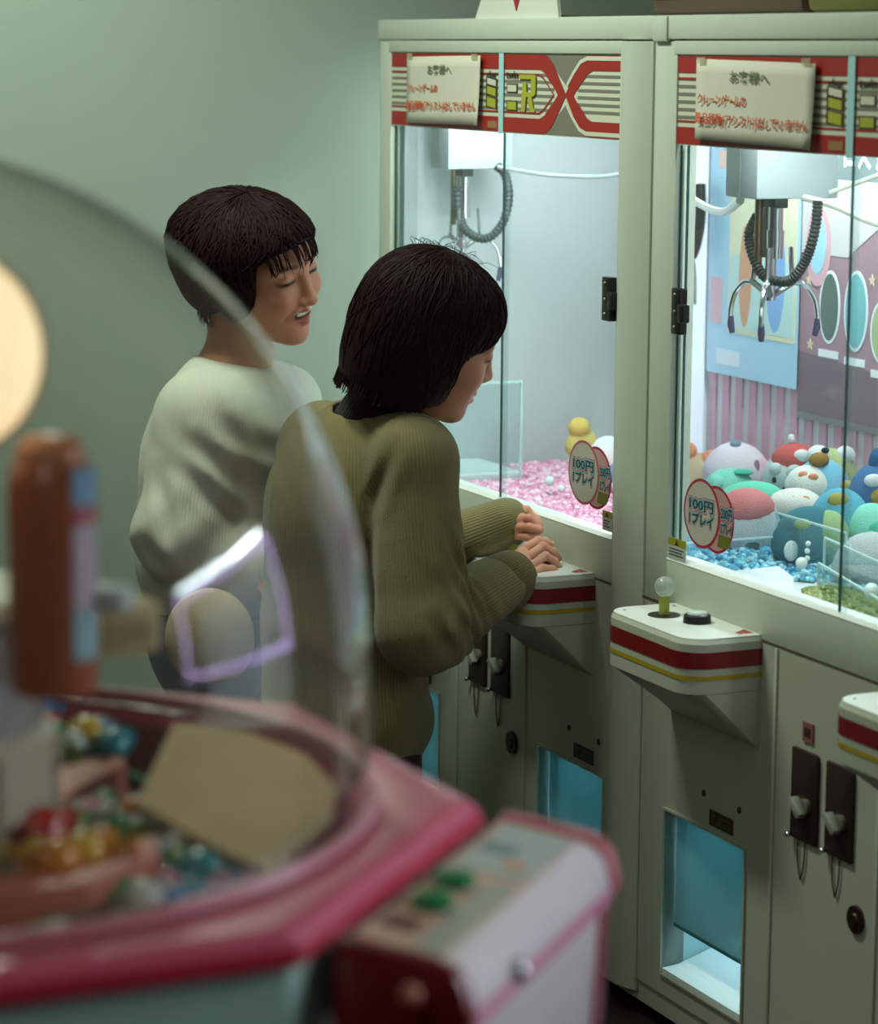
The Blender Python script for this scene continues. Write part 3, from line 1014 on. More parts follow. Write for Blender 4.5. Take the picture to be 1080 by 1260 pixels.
# ------------------------------------------------------------------ machine interiors
# first machine: pale side wall, white chute corner, bed of pink beads
A1 = -1.084 + 1.14
MB().box(A1 - 0.008, A1, 0.02, 0.56, Z_FLD - 0.02, 1.615).build('frosted_side_panel', frosted('frosted_acrylic', (236, 240, 241), 0.52), m1)
MB().box(A1, A1 + 0.004, 0.05, 0.056, Z_FLD, 1.6).build('wall_seam', M_GREYP, m1)
P = [(1.12, 0.025), (0.17, 0.465), (A1, 0.53)]
for (a, b) in ((P[0], P[1]), (P[1], P[2])):
    MB().prism([a, b, (b[0] - 0.003, b[1] - 0.008), (a[0] - 0.003, a[1] - 0.008)], Z_FLD - 0.02, 1.615, 'z').build('interior_partition', M_INT, m1)
MB().prism([(A1, 0.018), (1.11, 0.018), (0.17, 0.46), (A1, 0.52)], Z_FLD - 0.02, Z_FLD - 0.002, 'z').build('playfield', M_INT, m1)
MB().prism([(A1, 0.018), (1.11, 0.018), (0.17, 0.46), (A1, 0.52)], 1.612, 1.618, 'z').build('interior_roof', M_INT, m1)
MB().box(A1 + 0.002, A1 + 0.020, 0.022, 0.05, Z_FLD, 1.612).build('interior_post', mat('post_grey', (140, 150, 150), 0.5), m1)
MB().box(A1, A1 + 0.20, 0.02, 0.20, Z_FLD - 0.002, Z_FLD + 0.022).build('chute_surround', mat('chute_white', (228, 236, 236), 0.4), m1, bevel=0.003)
# acrylic guard by the chute
g = MB().box(A1 + 0.196, A1 + 0.200, 0.02, 0.20, Z_FLD, Z_FLD + 0.20).build('acrylic_guard', M_ACR, m1)
for yy in (0.02, 0.195):
    MB().box(A1 + 0.195, A1 + 0.201, yy, yy + 0.004, Z_FLD, Z_FLD + 0.2).build('guard_edge', M_ACRE, g)
MB().box(A1 + 0.195, A1 + 0.201, 0.02, 0.2, Z_FLD + 0.197, Z_FLD + 0.201).build('guard_edge', M_ACRE, g)
claw(m1, 0.145, 0.115, 0.100, 0.185, 0.067, 0.205, 1.1, True)
coil([(0.157, 0.100, 1.36), (0.165, 0.10, 1.31), (0.185, 0.108, 1.275), (0.215, 0.135, 1.262), (0.225, 0.165, 1.29), (0.222, 0.18, 1.34), (0.205, 0.18, 1.385), (0.19, 0.17, 1.40)], 0.0095, 40).build('coil_cable', mat('coil_black', (34, 44, 46), 0.5), m1, smooth=True)
MB().tube(curve_pts([(0.20, 0.165, 1.40), (0.24, 0.25, 1.386), (0.30, 0.34, 1.384), (0.36, 0.40, 1.40)], 20), 0.0045, 8).build('white_cable', mat('cable_pale', (140, 150, 148), 0.5), m1, smooth=True)


def bead_bed(name, label, poly, z, rad, count, cols, parent_loc, clump=0.0):
    """loose beads covering a patch, one mesh"""
    pts = np.array(poly)
    lo, hi = pts.min(0), pts.max(0)

    def inside(p):
        c = False
        for i in range(len(pts)):
            a, b = pts[i], pts[i - 1]
            if (a[1] > p[1]) != (b[1] > p[1]) and p[0] < (b[0] - a[0]) * (p[1] - a[1]) / (b[1] - a[1]) + a[0]:
                c = not c
        return c
    base = MB().ell((0, 0, 0), (1, 1, 0.8), seg=6, rings=4)
    bv, bf = np.array(base.v), np.array(base.f)
    V, F, C = [], [], []
    k = 0
    while k < count:
        p = lo + (hi - lo) * np.random.rand(2)
        if not inside(p):
            continue
        s = rad * (0.7 + 0.6 * random.random())
        q = bv * s
        t = random.random() * 6.28
        q = np.stack([q[:, 0] * math.cos(t) - q[:, 1] * math.sin(t), q[:, 0] * math.sin(t) + q[:, 1] * math.cos(t), q[:, 2]], 1)
        w = wpt(p[0], p[1], z + random.random() * rad * 1.2 + clump * (math.sin(p[0] * 31) * math.cos(p[1] * 27)) * 0.5)
        V.append(q + w)
        F.append(bf + k * len(bv))
        C.append(np.broadcast_to(np.array(lin(random.choice(cols))), (len(bv), 3)))
        k += 1
    o = raw_mesh(name, np.concatenate(V), np.concatenate(F), mat('bead_colours', vcol=True, rough=0.25), colors=np.concatenate(C))
    return tag(o, label, 'beads', kind='stuff')


bead_bed('pink_beads', 'bed of small pink beads in the claw machine by the far wall', [(-0.88, -0.02), (-0.14, -0.02), (-0.18, -0.06), (-0.96, -0.42), (-1.075, -0.48), (-1.075, -0.21), (-0.88, -0.20)],
         Z_FLD, 0.0062, 4200, [(226, 150, 186), (236, 176, 204), (214, 128, 170), (240, 206, 222)], None)

# second machine: side mirror's reflection built as deep interior: posters, striped backing, end wall
MB().prism([(0.076, 0.018), (1.09, 0.018), (1.09, 0.60), (-0.95, 0.60), (-0.95, 0.47), (0.02, 0.02)], Z_FLD - 0.02, Z_FLD - 0.002, 'z').build('playfield', M_INTB, m2)
MB().prism([(0.076, 0.018), (1.09, 0.018), (1.09, 0.60), (-0.95, 0.60), (-0.95, 0.47), (0.02, 0.02)], 1.612, 1.618, 'z').build('interior_roof', M_INT, m2)
MB().prism([(0.035, 0.028), (-0.95, 0.482), (-0.953, 0.475), (0.032, 0.020)], Z_FLD - 0.02, 1.615, 'z').build('interior_partition', M_INT, m2)
MB().box(-0.96, 1.10, 0.60, 0.61, Z_FLD - 0.02, 1.618).build('back_wall', mat('backing_pale', (206, 200, 204), 0.6), m2)
MB().box(1.09, 1.10, 0.02, 0.60, Z_FLD - 0.02, 1.618).build('interior_wall', M_INT, m2)
ew = MB().box(-0.870, -0.860, 0.43, 0.60, Z_FLD - 0.02, 1.618).build('mirrored_end_wall', mat('end_wall_white', (232, 238, 240), 0.4), m2)  # reflection of the right side wall, built as a solid wall
ls = MB().box(-0.860, -0.854, 0.470, 0.588, Z_FLD + 0.01, 1.60).build('mirrored_led_strip', mat('led_carrier', (236, 236, 246), 0.3, emit=(206, 222, 240), estr=0.50), m2)
for k in range(17):
    d = MB().lathe([(0.011, 0.0), (0.010, 0.003), (0.0, 0.004)], (0, 0, 0), 12).build('led_dot', M_LEDV, ls)
    d.location = (-0.854, 0.530, Z_FLD + 0.05 + 0.046 * k)
    d.rotation_euler = (0, math.pi / 2, 0)
# pink and white vertical stripes below the posters
k = 0
x = -0.95
while x < 1.08:
    MB().box(x, x + 0.026, 0.596, 0.6005, Z_FLD, 1.02).build('pink_stripe', mat('stripe_pink', (198, 154, 168), 0.7), m2)
    x += 0.052
# corner claw and cables
claw(m2, 0.165, 0.125, 0.105, 0.205, 0.075, 0.225, 0.95)
coil([(0.262, 0.152, 1.395), (0.262, 0.150, 1.36), (0.255, 0.145, 1.32), (0.243, 0.138, 1.29), (0.215, 0.13, 1.266), (0.17, 0.115, 1.27), (0.14, 0.11, 1.30), (0.125, 0.11, 1.335), (0.145, 0.112, 1.365)], 0.0088, 50).build('coil_cable', mat('coil_black2', (30, 28, 28), 0.5), m2, smooth=True)
coil([(-0.840, 0.56, 1.365), (-0.830, 0.557, 1.33), (-0.828, 0.555, 1.29), (-0.838, 0.553, 1.25), (-0.850, 0.55, 1.225)], 0.012, 30).build('coil_cable', mat('coil_black2', (30, 28, 28), 0.5), m2, smooth=True)  # reflection of the claw's coil, built as a solid cable
MB().tube(curve_pts([(-0.855, 0.54, 1.242), (-0.842, 0.545, 1.225), (-0.835, 0.548, 1.18), (-0.837, 0.55, 1.13)], 14), 0.006, 8).build('mirrored_prong', M_CHROME, m2, smooth=True)  # reflected claw prong, built as a solid part
cab = mat('cable_ivory', (196, 198, 182), 0.5)
MB().tube(curve_pts([(-0.85, 0.545, 1.372), (-0.62, 0.42, 1.352), (-0.30, 0.30, 1.345), (0.06, 0.13, 1.386)], 26), 0.0075, 8).build('white_cable', cab, m2, smooth=True)
MB().tube(curve_pts([(0.20, 0.16, 1.398), (0.235, 0.2, 1.385), (0.29, 0.235, 1.362), (0.36, 0.27, 1.355), (0.45, 0.32, 1.36)], 22), 0.0055, 8).build('white_cable', cab, m2, smooth=True)
MB().tube(curve_pts([(0.22, 0.20, 1.405), (0.28, 0.235, 1.43), (0.38, 0.28, 1.47)], 16), 0.004, 8).build('white_cable', cab, m2, smooth=True)


def on_back(x, y, n=-0.594):
    d = _fw * FPX + _rt * (x - 540.0) - _up * (y - 630.0)
    t = ((ORI + N * n - CAM) @ N) / (d @ N)
    return unz(CAM + d * t)


def poster(name, label, corners, material, n):
    """flat sheet pinned inside the machine; corners as (u, z)"""
    root = empty(name, tuple(wpt(corners[0][0], n, corners[0][1])), rot)
    tag(root, label, 'poster')
    o = corners[0]
    MB().prism([(c[0] - o[0], c[1] - o[1]) for c in corners], -0.0006, 0.0006, 'y').build('sheet', material, root)
    return root


ua, ub, uc = -0.846, on_back(988, 300)[0], on_back(1085, 300)[0]
blue = poster('blue_poster', 'pale blue poster with a yellow picture panel on the machine back', [(ua, 0.995), (ub, 0.995), (ub, 1.46), (ua, 1.46)], mat('poster_blue', (168, 206, 222), 0.5), -0.588)
wd = ub - ua
MB().box(wd * 0.24, wd * 0.97, -0.0016, -0.0006, 0.085, 0.395).build('picture_panel', mat('poster_cream', (216, 214, 178), 0.5), blue)
MB().box(wd * 0.26, wd * 0.95, -0.0022, -0.0016, 0.095, 0.24).build('picture_ground', mat('poster_aqua', (184, 214, 206), 0.5), blue)
MB().box(wd * 0.10, wd * 0.97, -0.0016, -0.0006, 0.405, 0.44).build('title_strip', mat('poster_peach', (226, 190, 170), 0.5), blue)
for (a, b, c0, c1, col) in ((0.36, 0.50, 0.10, 0.30, (206, 150, 110)), (0.66, 0.86, 0.10, 0.31, (128, 170, 214)), (0.52, 0.60, 0.20, 0.33, (214, 196, 150))):
    cx_, rx_ = wd * (a + b) / 2, wd * (b - a) / 2
    MB().prism([(cx_ + rx_ * math.cos(t), (c0 + c1) / 2 + (c1 - c0) / 2 * math.sin(t)) for t in np.linspace(0, 2 * math.pi, 25)[:-1]], -0.0026, -0.0006, 'y').build('printed_shape', mat('poster_shape_%d' % int(a * 100), col, 0.5), blue)
MB().box(wd * 0.12, wd * 0.38, -0.0016, -0.0006, 0.02, 0.05).build('caption_strip', mat('poster_white', (214, 224, 228), 0.5), blue)
MB().box(wd * 0.03, wd * 0.17, -0.0016, -0.0006, 0.10, 0.19).build('printed_patch', mat('poster_rose', (214, 176, 180), 0.5), blue)

mauve = poster('mauve_poster', 'large mauve poster with white captions on the machine back', [(ub, 0.955), (0.6, 0.955), (0.6, 1.60), (ub, 1.60)], mat('poster_mauve', (158, 124, 134), 0.5), -0.592)
w2 = 0.6 - ub
dk = MB().box(0.006, w2, -0.0016, -0.0006, 0.44, 0.575).build('title_panel', mat('poster_slate', (108, 122, 122), 0.5), mauve)
MB().prism([(0.0, 0.30), (0.16, 0.30), (0.36, 0.415), (0.36, 0.44), (0.0, 0.44)], -0.0016, -0.0006, 'y').build('pale_panel', mat('poster_pale', (200, 196, 194), 0.5), mauve)
MB().prism([(0.0, 0.0), (0.5, 0.0), (0.5, 0.07), (0.25, 0.10), (0.0, 0.115)], -0.0016, -0.0006, 'y').build('dark_floor_panel', mat('poster_dusk', (120, 98, 106), 0.5), mauve)
MB().box(0.0, w2, -0.0016, -0.0006, -0.012, 0.0).build('poster_rail', M_STEEL, mauve)
WT = mat('poster_white_ink', (224, 230, 230), 0.5)
text_mesh('title_lettering', 'マスコット', 0.07, WT, mauve, (0.16, -0.0022, 0.487), bold=0.002, width=0.24, height=0.055, mirror=True)
text_mesh('title_lettering', '(の)', 0.07, WT, mauve, (0.10, -0.0022, 0.545), bold=0.0015, width=0.07, height=0.045, mirror=True)
for i, (cx_, zz, col, rx_, rz_) in enumerate(((0.105, 0.205, (84, 104, 92), 0.030, 0.062), (0.195, 0.205, (110, 176, 178), 0.034, 0.068), (0.285, 0.175, (166, 178, 128), 0.034, 0.052), (0.375, 0.19, (196, 150, 160), 0.034, 0.055))):
    MB().prism([(cx_ + (rx_ + 0.006) * math.cos(t), zz + (rz_ + 0.006) * math.sin(t)) for t in np.linspace(0, 2 * math.pi, 29)[:-1]], -0.0020, -0.0006, 'y').build('die_cut_edge', WT, mauve)
    MB().prism([(cx_ + rx_ * math.cos(t), zz + rz_ * math.sin(t)) for t in np.linspace(0, 2 * math.pi, 29)[:-1]], -0.0026, -0.0006, 'y').build('printed_blob', mat('poster_blob_%d' % i, col, 0.5), mauve)
    MB().box(cx_ - 0.034, cx_ + 0.034, -0.0020, -0.0006, zz - rz_ - 0.032, zz - rz_ - 0.018).build('caption_strip', WT, mauve)
for (sx, sz, r) in ((0.03, 0.25, 0.012), (0.245, 0.265, 0.012), (0.04, 0.13, 0.012)):
    MB().prism([(sx + (r if k % 2 == 0 else r * 0.45) * math.cos(math.pi / 2 + k * math.pi / 5), sz + (r if k % 2 == 0 else r * 0.45) * math.sin(math.pi / 2 + k * math.pi / 5)) for k in range(10)], -0.0020, -0.0006, 'y').build('printed_star', mat('poster_star', (216, 196, 160), 0.5), mauve)
for (cx_, cz_, rx_, rz_, col) in ((0.06, 0.315, 0.044, 0.075, (214, 168, 172)), (0.058, 0.318, 0.030, 0.055, (160, 206, 222))):
    MB().prism([(cx_ + rx_ * math.cos(t), cz_ + rz_ * math.sin(t)) for t in np.linspace(0, 2 * math.pi, 29)[:-1]], -0.0030 if rx_ < 0.04 else -0.0022, -0.0006, 'y').build('printed_oval', mat('poster_oval_%d' % int(rx_ * 1000), col, 0.5), mauve)

# acrylic fences, ramp
def acrylic(parent, p0, p1, z0, z1, t=0.003):
    """upright clear sheet between two floor points (local), with bright cut edges"""
    a, b = np.array(p0), np.array(p1)
    d = (b - a) / np.linalg.norm(b - a)
    n = np.array([-d[1], d[0]]) * t / 2
    s = MB().prism([tuple(a + n), tuple(b + n), tuple(b - n), tuple(a - n)], z0, z1, 'z').build('acrylic_fence', M_ACR, parent)
    e = MB()
    n2 = n * 1.2
    e.prism([tuple(a + n2), tuple(b + n2), tuple(b - n2), tuple(a - n2)], z1 - 0.001, z1 + 0.002, 'z')
    for q in (a, b):
        e.prism([tuple(q + n2 + d * 0.0015), tuple(q - n2 + d * 0.0015), tuple(q - n2 - d * 0.0015), tuple(q + n2 - d * 0.0015)], z0, z1, 'z')
    e.build('acrylic_edge', M_ACRE, s)
    return s


MB().prism([(0.222, 0.020), (0.437, 0.022), (0.30, 0.105), (0.205, 0.135)], 0.790, 0.806, 'z').build('chute_ramp', mat('ramp_white', (226, 236, 236), 0.35), m2, bevel=0.0015)
MB().box(0.44, 1.08, 0.014, 0.062, Z_FLD - 0.002, 0.800).build('inner_sill', mat('sill_grey_blue', (196, 206, 212), 0.4), m2, bevel=0.002)
acrylic(m2, (0.085, 0.02), (0.085, 0.20), Z_FLD, 0.83)
acrylic(m2, (0.085, 0.20), (0.30, 0.20), Z_FLD, 0.87)
acrylic(m2, (0.30, 0.16), (0.62, 0.10), Z_FLD, 0.865)
acrylic(m2, (0.30, 0.15), (0.66, 0.055), Z_FLD, 0.825)
acrylic(m2, (0.62, 0.10), (0.80, 0.30), Z_FLD, 0.85)
bead_bed('blue_beads', 'bed of glassy light blue beads under the plush toys', [(0.075, -0.025), (0.205, -0.02), (0.205, -0.14), (0.28, -0.17), (0.60, -0.26), (0.50, -0.50), (-0.9, -0.58), (-0.9, -0.50), (-0.4, -0.28), (0.0, -0.07)],
         Z_FLD, 0.0062, 5200, [(70, 160, 190), (96, 184, 208), (130, 206, 222), (60, 140, 176), (180, 222, 232)], None)
bead_bed('green_chips', 'bed of green and gold chips behind the glass', [(0.315, -0.115), (0.44, -0.030), (0.46, -0.066), (1.08, -0.066), (1.08, -0.30), (0.60, -0.24), (0.30, -0.17)],
         Z_FLD, 0.005, 4500, [(126, 140, 60), (108, 128, 56), (146, 152, 74), (170, 168, 96), (96, 120, 60)], None)

# interior lamps of the machines and added fill bars
def lamp(parent, name, x0, x1, y0, y1, z, power, color):
    MB().box(x0, x1, y0, y1, z, z + 0.012).build(name, M_LED, parent, bevel=0.002)
    c = parent_world(parent) @ Vector(((x0 + x1) / 2, (y0 + y1) / 2, z - 0.004))
    l = bpy.data.lights.new('interior_lamp_and_fill', 'AREA')
    l.shape = 'RECTANGLE'
    l.size, l.size_y = x1 - x0, y1 - y0
    l.energy, l.color = power, color
    o = bpy.data.objects.new('interior_lamp_and_fill', l)
    COL.objects.link(o)
    o.location = c
    o.rotation_euler = (0, 0, rot)


LEDC = (0.92, 0.97, 1.0)
vl = MB().box(1.026, 1.030, 0.042, 0.054, 0.86, 1.46).build('added_corner_glow', M_LED, m1)  # added hidden bar that brightens the side panel and far wall
_l = bpy.data.lights.new('interior_lamp_and_fill', 'AREA')
_l.shape = 'RECTANGLE'
_l.size, _l.size_y = 0.6, 0.012
_l.energy, _l.color = 1.8, LEDC
_o = bpy.data.objects.new('interior_lamp_and_fill', _l)
COL.objects.link(_o)
_o.location = parent_world(m1) @ Vector((1.022, 0.048, 1.16))
_o.rotation_euler = Vector((-U[0] - N[0] * 0.2, -U[1] - N[1] * 0.2, 0)).to_track_quat('-Z', 'X').to_euler()
# added strip, no real part, brightening the wall beside the first machine
MB().box(-0.008, 0.0, 0.07, 0.09, 0.76, 1.60).build('added_wall_glow', mat('wall_glow_emit', (230, 245, 250), 0.4, emit=(214, 240, 245), estr=1.2), m1, bevel=0.002)
_l3 = bpy.data.lights.new('added_wall_fill', 'AREA')
_l3.shape = 'RECTANGLE'
_l3.size, _l3.size_y = 0.82, 0.02
_l3.energy, _l3.color = 0.55, (0.80, 1.0, 0.98)
_o3 = bpy.data.objects.new('added_wall_fill', _l3)
COL.objects.link(_o3)
_o3.location = parent_world(m1) @ Vector((-0.012, 0.08, 1.18))
_o3.rotation_euler = Vector((-U[0] + N[0] * 0.9, -U[1] + N[1] * 0.9, 0)).to_track_quat('-Z', 'X').to_euler()
lamp(m1, 'light_bar', 0.25, 0.95, 0.024, 0.044, 1.596, 2.6, LEDC)
MB().box(0.43, 0.45, 0.06, 0.28, 1.585, 1.60).build('light_bar', M_LED, m1, bevel=0.002)  # added with the tilted light below to brighten side panel and wall
_l2 = bpy.data.lights.new('interior_lamp_and_fill', 'AREA')
_l2.shape = 'RECTANGLE'
_l2.size, _l2.size_y = 0.22, 0.02
_l2.energy, _l2.color = 1.9, LEDC
_o2 = bpy.data.objects.new('interior_lamp_and_fill', _l2)
COL.objects.link(_o2)
_o2.location = parent_world(m1) @ Vector((0.42, 0.17, 1.58))
_o2.rotation_euler = Vector((-U[0], -U[1], -0.9)).to_track_quat('-Z', 'Y').to_euler()
lamp(m2, 'light_bar', 0.25, 1.05, 0.024, 0.044, 1.596, 6, LEDC)
lamp(m2, 'light_bar', -0.60, 0.30, 0.47, 0.49, 1.590, 7, LEDC)  # added bar for the built mirror-image part of the interior

# ------------------------------------------------------------------ plush toys
def fuzzy(name, rgb):
    return mat(name, rgb, 0.95, bump=0.5, bscale=350, var=0.15, vscale=40, spec=0.1)


PLUSH_N = [0]


def plush(x, y, n, r, rgb, label, extras, sq=(1.0, 1.0, 1.0), yaw=0.0, zmin=None):
    """bean-shaped soft toy; x, y: where its middle shows, n: depth behind the glass; extras: (name, direction, size, colour)"""
    d = _fw * FPX + _rt * (x - 540.0) - _up * (y - 630.0)
    t = ((ORI + N * n - CAM) @ N) / (d @ N)
    c = CAM + d * t
    base = c - np.array([0, 0, r * sq[2]])
    root = empty('plush_toy', tuple(base), 0)
    tag(root, label, 'plush toy', 'plush toys in the claw machines')
    PLUSH_N[0] += 1
    rad = (r * sq[0], r * sq[1], r * sq[2])

    def F(P):
        a = s_ell(P, (0, 0, rad[2]), rad)
        b = s_ell(P, (0, 0, rad[2] * 0.7), (rad[0] * 1.06, rad[1] * 1.06, rad[2] * 0.72))
        return smin(a, b, r * 0.4)
    lo = np.array([-rad[0] * 1.3, -rad[1] * 1.3, -0.005])
    hi = np.array([rad[0] * 1.3, rad[1] * 1.3, rad[2] * 2.2])
    v, f = surface(F, lo, hi, r / 9.0)
    v = relax(v, f, 2)
    raw_mesh('body', v, f, fuzzy('fleece_%d_%d_%d' % rgb, rgb), root, world=False)
    # directions are given seen from the camera: (right, up, towards viewer)
    for (nm, dr, sz, col) in extras:
        o = np.array([dr[0] * rad[0], -dr[2] * rad[1], rad[2] + dr[1] * rad[2]])
        MB().ell(tuple(o), (sz[0] * r, sz[2] * r if len(sz) > 2 else sz[0] * r, sz[1] * r), seg=16, rings=10).build(nm, fuzzy('fleece_%d_%d_%d' % col, col), root, smooth=True)
    return root


WHT, PNK, MINT, REDC, BLU, DKT, GRNY = (222, 226, 222), (222, 186, 196), (134, 212, 188), (190, 88, 84), (128, 190, 212), (40, 96, 110), (188, 200, 204)
TAN, BRN, ORG = (206, 184, 150), (150, 116, 60), (230, 150, 112)
BLKS = (40, 44, 50)
eye = lambda x, y, z=0.8: ('eye', (x, y, z), (0.10, 0.13, 0.06), BLKS)
plush(862, 588, -0.50, 0.050, TAN, 'tan plush toy with orange ears behind the oval price stickers', [('ear', (-0.5, 1.0, 0.1), (0.34, 0.42), ORG), ('ear', (0.45, 0.75, 0.3), (0.55, 0.40), ORG)])
plush(905, 574, -0.50, 0.050, (226, 214, 222), 'wide white and pale pink plush toy against the striped backing', [('muzzle', (0.75, -0.3, 0.3), (0.45, 0.75), PNK), ('ear', (-0.05, 0.95, 0.3), (0.22, 0.14), (120, 150, 160)), ('eye', (0.62, 0.15, 0.85), (0.12, 0.24, 0.05), (170, 120, 140))], (1.15, 0.9, 0.95))
plush(897, 596, -0.42, 0.036, MINT, 'small mint plush toy below the pale pink one', [('ear', (0.55, 0.8, 0.3), (0.55, 0.16), (70, 180, 150)), ('foot', (-0.6, 0.1, 0.6), (0.5, 0.5), MINT)], (1.2, 0.8, 0.85))
plush(926, 616, -0.36, 0.046, (112, 208, 176), 'long mint plush toy lying on its side', [('nose', (0.85, -0.1, 0.5), (0.2, 0.25), (90, 190, 160))], (1.35, 0.8, 0.78))
plush(972, 580, -0.48, 0.044, (196, 208, 204), 'grey white plush toy wearing a red cap with a white badge', [('cap', (0.15, 0.48, 0.15), (1.0, 0.72, 0.9), REDC), ('badge', (0.35, 0.75, 0.85), (0.36, 0.30, 0.2), WHT), ('ear', (0.05, 0.1, 1.0), (0.36, 0.34, 0.2), (196, 208, 204)), ('ear', (-0.7, 0.2, 0.8), (0.28, 0.28, 0.2), (196, 208, 204)), eye(-0.75, -0.25, 0.85), eye(-0.3, -0.55, 0.95), ('antenna', (0.0, 1.35, 0.0), (0.16, 0.22), WHT)])
plush(1010, 600, -0.44, 0.050, BLU, 'blue plush toy with a white face and peach bow beside the red cap', [('face', (-0.5, 0.1, 0.4), (0.85, 0.75, 0.8), (220, 226, 214)), ('bow', (-0.75, 0.55, 0.95), (0.18, 0.13, 0.1), ORG), ('bow', (-0.42, 0.50, 1.1), (0.18, 0.13, 0.1), ORG), ('beak', (-0.15, 1.0, 0.4), (0.36, 0.26), BRN), ('arm', (0.15, -0.25, 1.05), (0.26, 0.3), (96, 172, 204))], (1.0, 0.9, 1.05))
plush(1022, 582, -0.52, 0.046, (170, 184, 130), 'green plush toy with white eye bumps at the back', [('eye_bump', (-0.55, 0.75, 0.3), (0.46, 0.40), WHT), ('eye_bump', (0.5, 0.75, 0.3), (0.40, 0.38), WHT), ('eye', (-0.35, 1.0, 0.75), (0.16, 0.12), BLKS), ('scarf', (0.6, -0.4, 0.7), (0.2, 0.6), (200, 120, 110))])
plush(979, 642, -0.34, 0.056, (66, 144, 172), 'blue plush toy with a white head and brown beak', [('head_patch', (-0.05, 0.55, 0.15), (0.86, 0.52, 0.85), (226, 228, 216)), ('bow', (-0.16, 0.80, 0.75), (0.18, 0.12, 0.1), ORG), ('bow', (0.16, 0.80, 0.75), (0.18, 0.12, 0.1), ORG), ('beak', (0.0, 0.30, 0.98), (0.38, 0.24, 0.2), (168, 134, 70)), ('eye', (-0.35, -0.05, 1.0), (0.09, 0.10, 0.06), (90, 50, 40)), ('arm', (0.85, 0.45, 0.4), (0.34, 0.4), BLU)], (1.05, 0.9, 1.0))
plush(955, 668, -0.30, 0.022, (30, 80, 84), 'dark teal plush foot with an orange band low in the pile', [('band', (0, 0.45, 0.3), (0.95, 0.25, 0.9), (200, 120, 90)), ('top', (-0.2, 0.9, 0.2), (0.7, 0.6), (190, 210, 200))], (1.2, 0.9, 0.9))
plush(921, 645, -0.235, 0.054, (188, 202, 202), 'pale grey plush toy with a dusty pink cap nearest the chute', [('cap', (-0.08, 0.45, 0.05), (0.90, 0.66, 0.92), (208, 128, 128)), ('eye', (0.02, -0.42, 1.02), (0.26, 0.26, 0.08), (70, 96, 100)), ('eye_glint', (0.02, -0.30, 1.10), (0.07, 0.08, 0.05), WHT), ('paw', (-0.20, -0.78, 0.95), (0.18, 0.18), (206, 222, 206))], (0.95, 0.9, 1.12))
plush(995, 662, -0.25, 0.054, (62, 120, 132), 'teal plush toy with a green half and a white leaf', [('green_half', (0.55, -0.02, 0.15), (0.66, 0.92, 0.86), (150, 182, 128)), ('leaf', (-0.62, -0.25, 1.0), (0.22, 0.32, 0.08), (224, 234, 230)), ('patch', (-0.3, 0.55, 0.85), (0.26, 0.18, 0.1), (176, 190, 120))], (1.05, 0.9, 1.0))
plush(1033, 640, -0.33, 0.050, (96, 176, 196), 'light blue plush toy with an olive crown patch behind the glass joint', [('crown_patch', (-0.15, 0.70, 0.62), (0.36, 0.26, 0.2), (176, 168, 90)), ('belly', (-0.5, -0.5, 0.6), (0.5, 0.5), (70, 140, 160))], (1.0, 0.9, 1.1))
plush(1058, 622, -0.46, 0.042, (208, 214, 212), 'plain white plush toy under the navy one', [('ear', (-0.6, 0.8, 0.2), (0.3, 0.3), (190, 176, 110))])
plush(1082, 603, -0.48, 0.050, (70, 112, 156), 'navy blue plush toy at the edge of the pile', [('eye_bump', (-0.35, 0.45, 0.85), (0.34, 0.24, 0.2), WHT), ('beak', (-0.15, -0.1, 0.95), (0.32, 0.3, 0.2), (182, 150, 70)), ('crest', (-0.1, 1.0, 0.1), (0.34, 0.5), (44, 96, 140))])
plush(1072, 648, -0.36, 0.040, MINT, 'mint plush toy with a coiled shell above the grey one', [('coil', (0.1, -0.1, 0.9), (0.55, 0.5, 0.2), (84, 188, 156))])
plush(1072, 692, -0.245, 0.052, (176, 184, 184), 'grey plush toy with round blue eyes at the front of the pile', [('eye', (-0.05, -0.05, 1.0), (0.17, 0.17, 0.08), (86, 110, 140)), ('nose', (-0.55, -0.4, 0.9), (0.14, 0.12), (96, 110, 120)), ('fin', (-0.75, 0.25, 0.6), (0.14, 0.5, 0.1), (214, 224, 228)), ('foot', (-0.55, -0.8, 0.7), (0.24, 0.16), (196, 186, 220))], (1.1, 0.9, 0.95))
# toys in the first machine
plush(716, 545, -0.30, 0.030, (214, 190, 110), 'yellow plush toy leaning on the back in the pink bead machine', [('head', (-0.2, 1.0, 0.2), (0.75, 0.7), (218, 186, 96)), ('arm', (0.95, -0.1, 0.3), (0.5, 0.4), (214, 190, 110))], (1.0, 0.8, 1.0))
plush(748, 558, -0.27, 0.034, (216, 224, 228), 'white plush toy half hidden behind the machine post', [('coat', (0.2, -0.7, 0.4), (0.85, 0.9, 0.7), (112, 160, 204)), ('arm', (-0.7, -0.5, 0.5), (0.3, 0.3), (200, 214, 226))])
MB_PEARL = mat('pearl', (216, 226, 222), 0.2)
BALLS = ('largest white ball on the blue beads below the pearl string', 'top bead of the white string before the teal plush', 'second bead of the white string before the teal plush', 'lowest bead of the white string before the teal plush', 'white ball on the pink beads', 'smaller white ball on the pink beads near the price stickers', 'white ball on the green chips beside the glass joint')
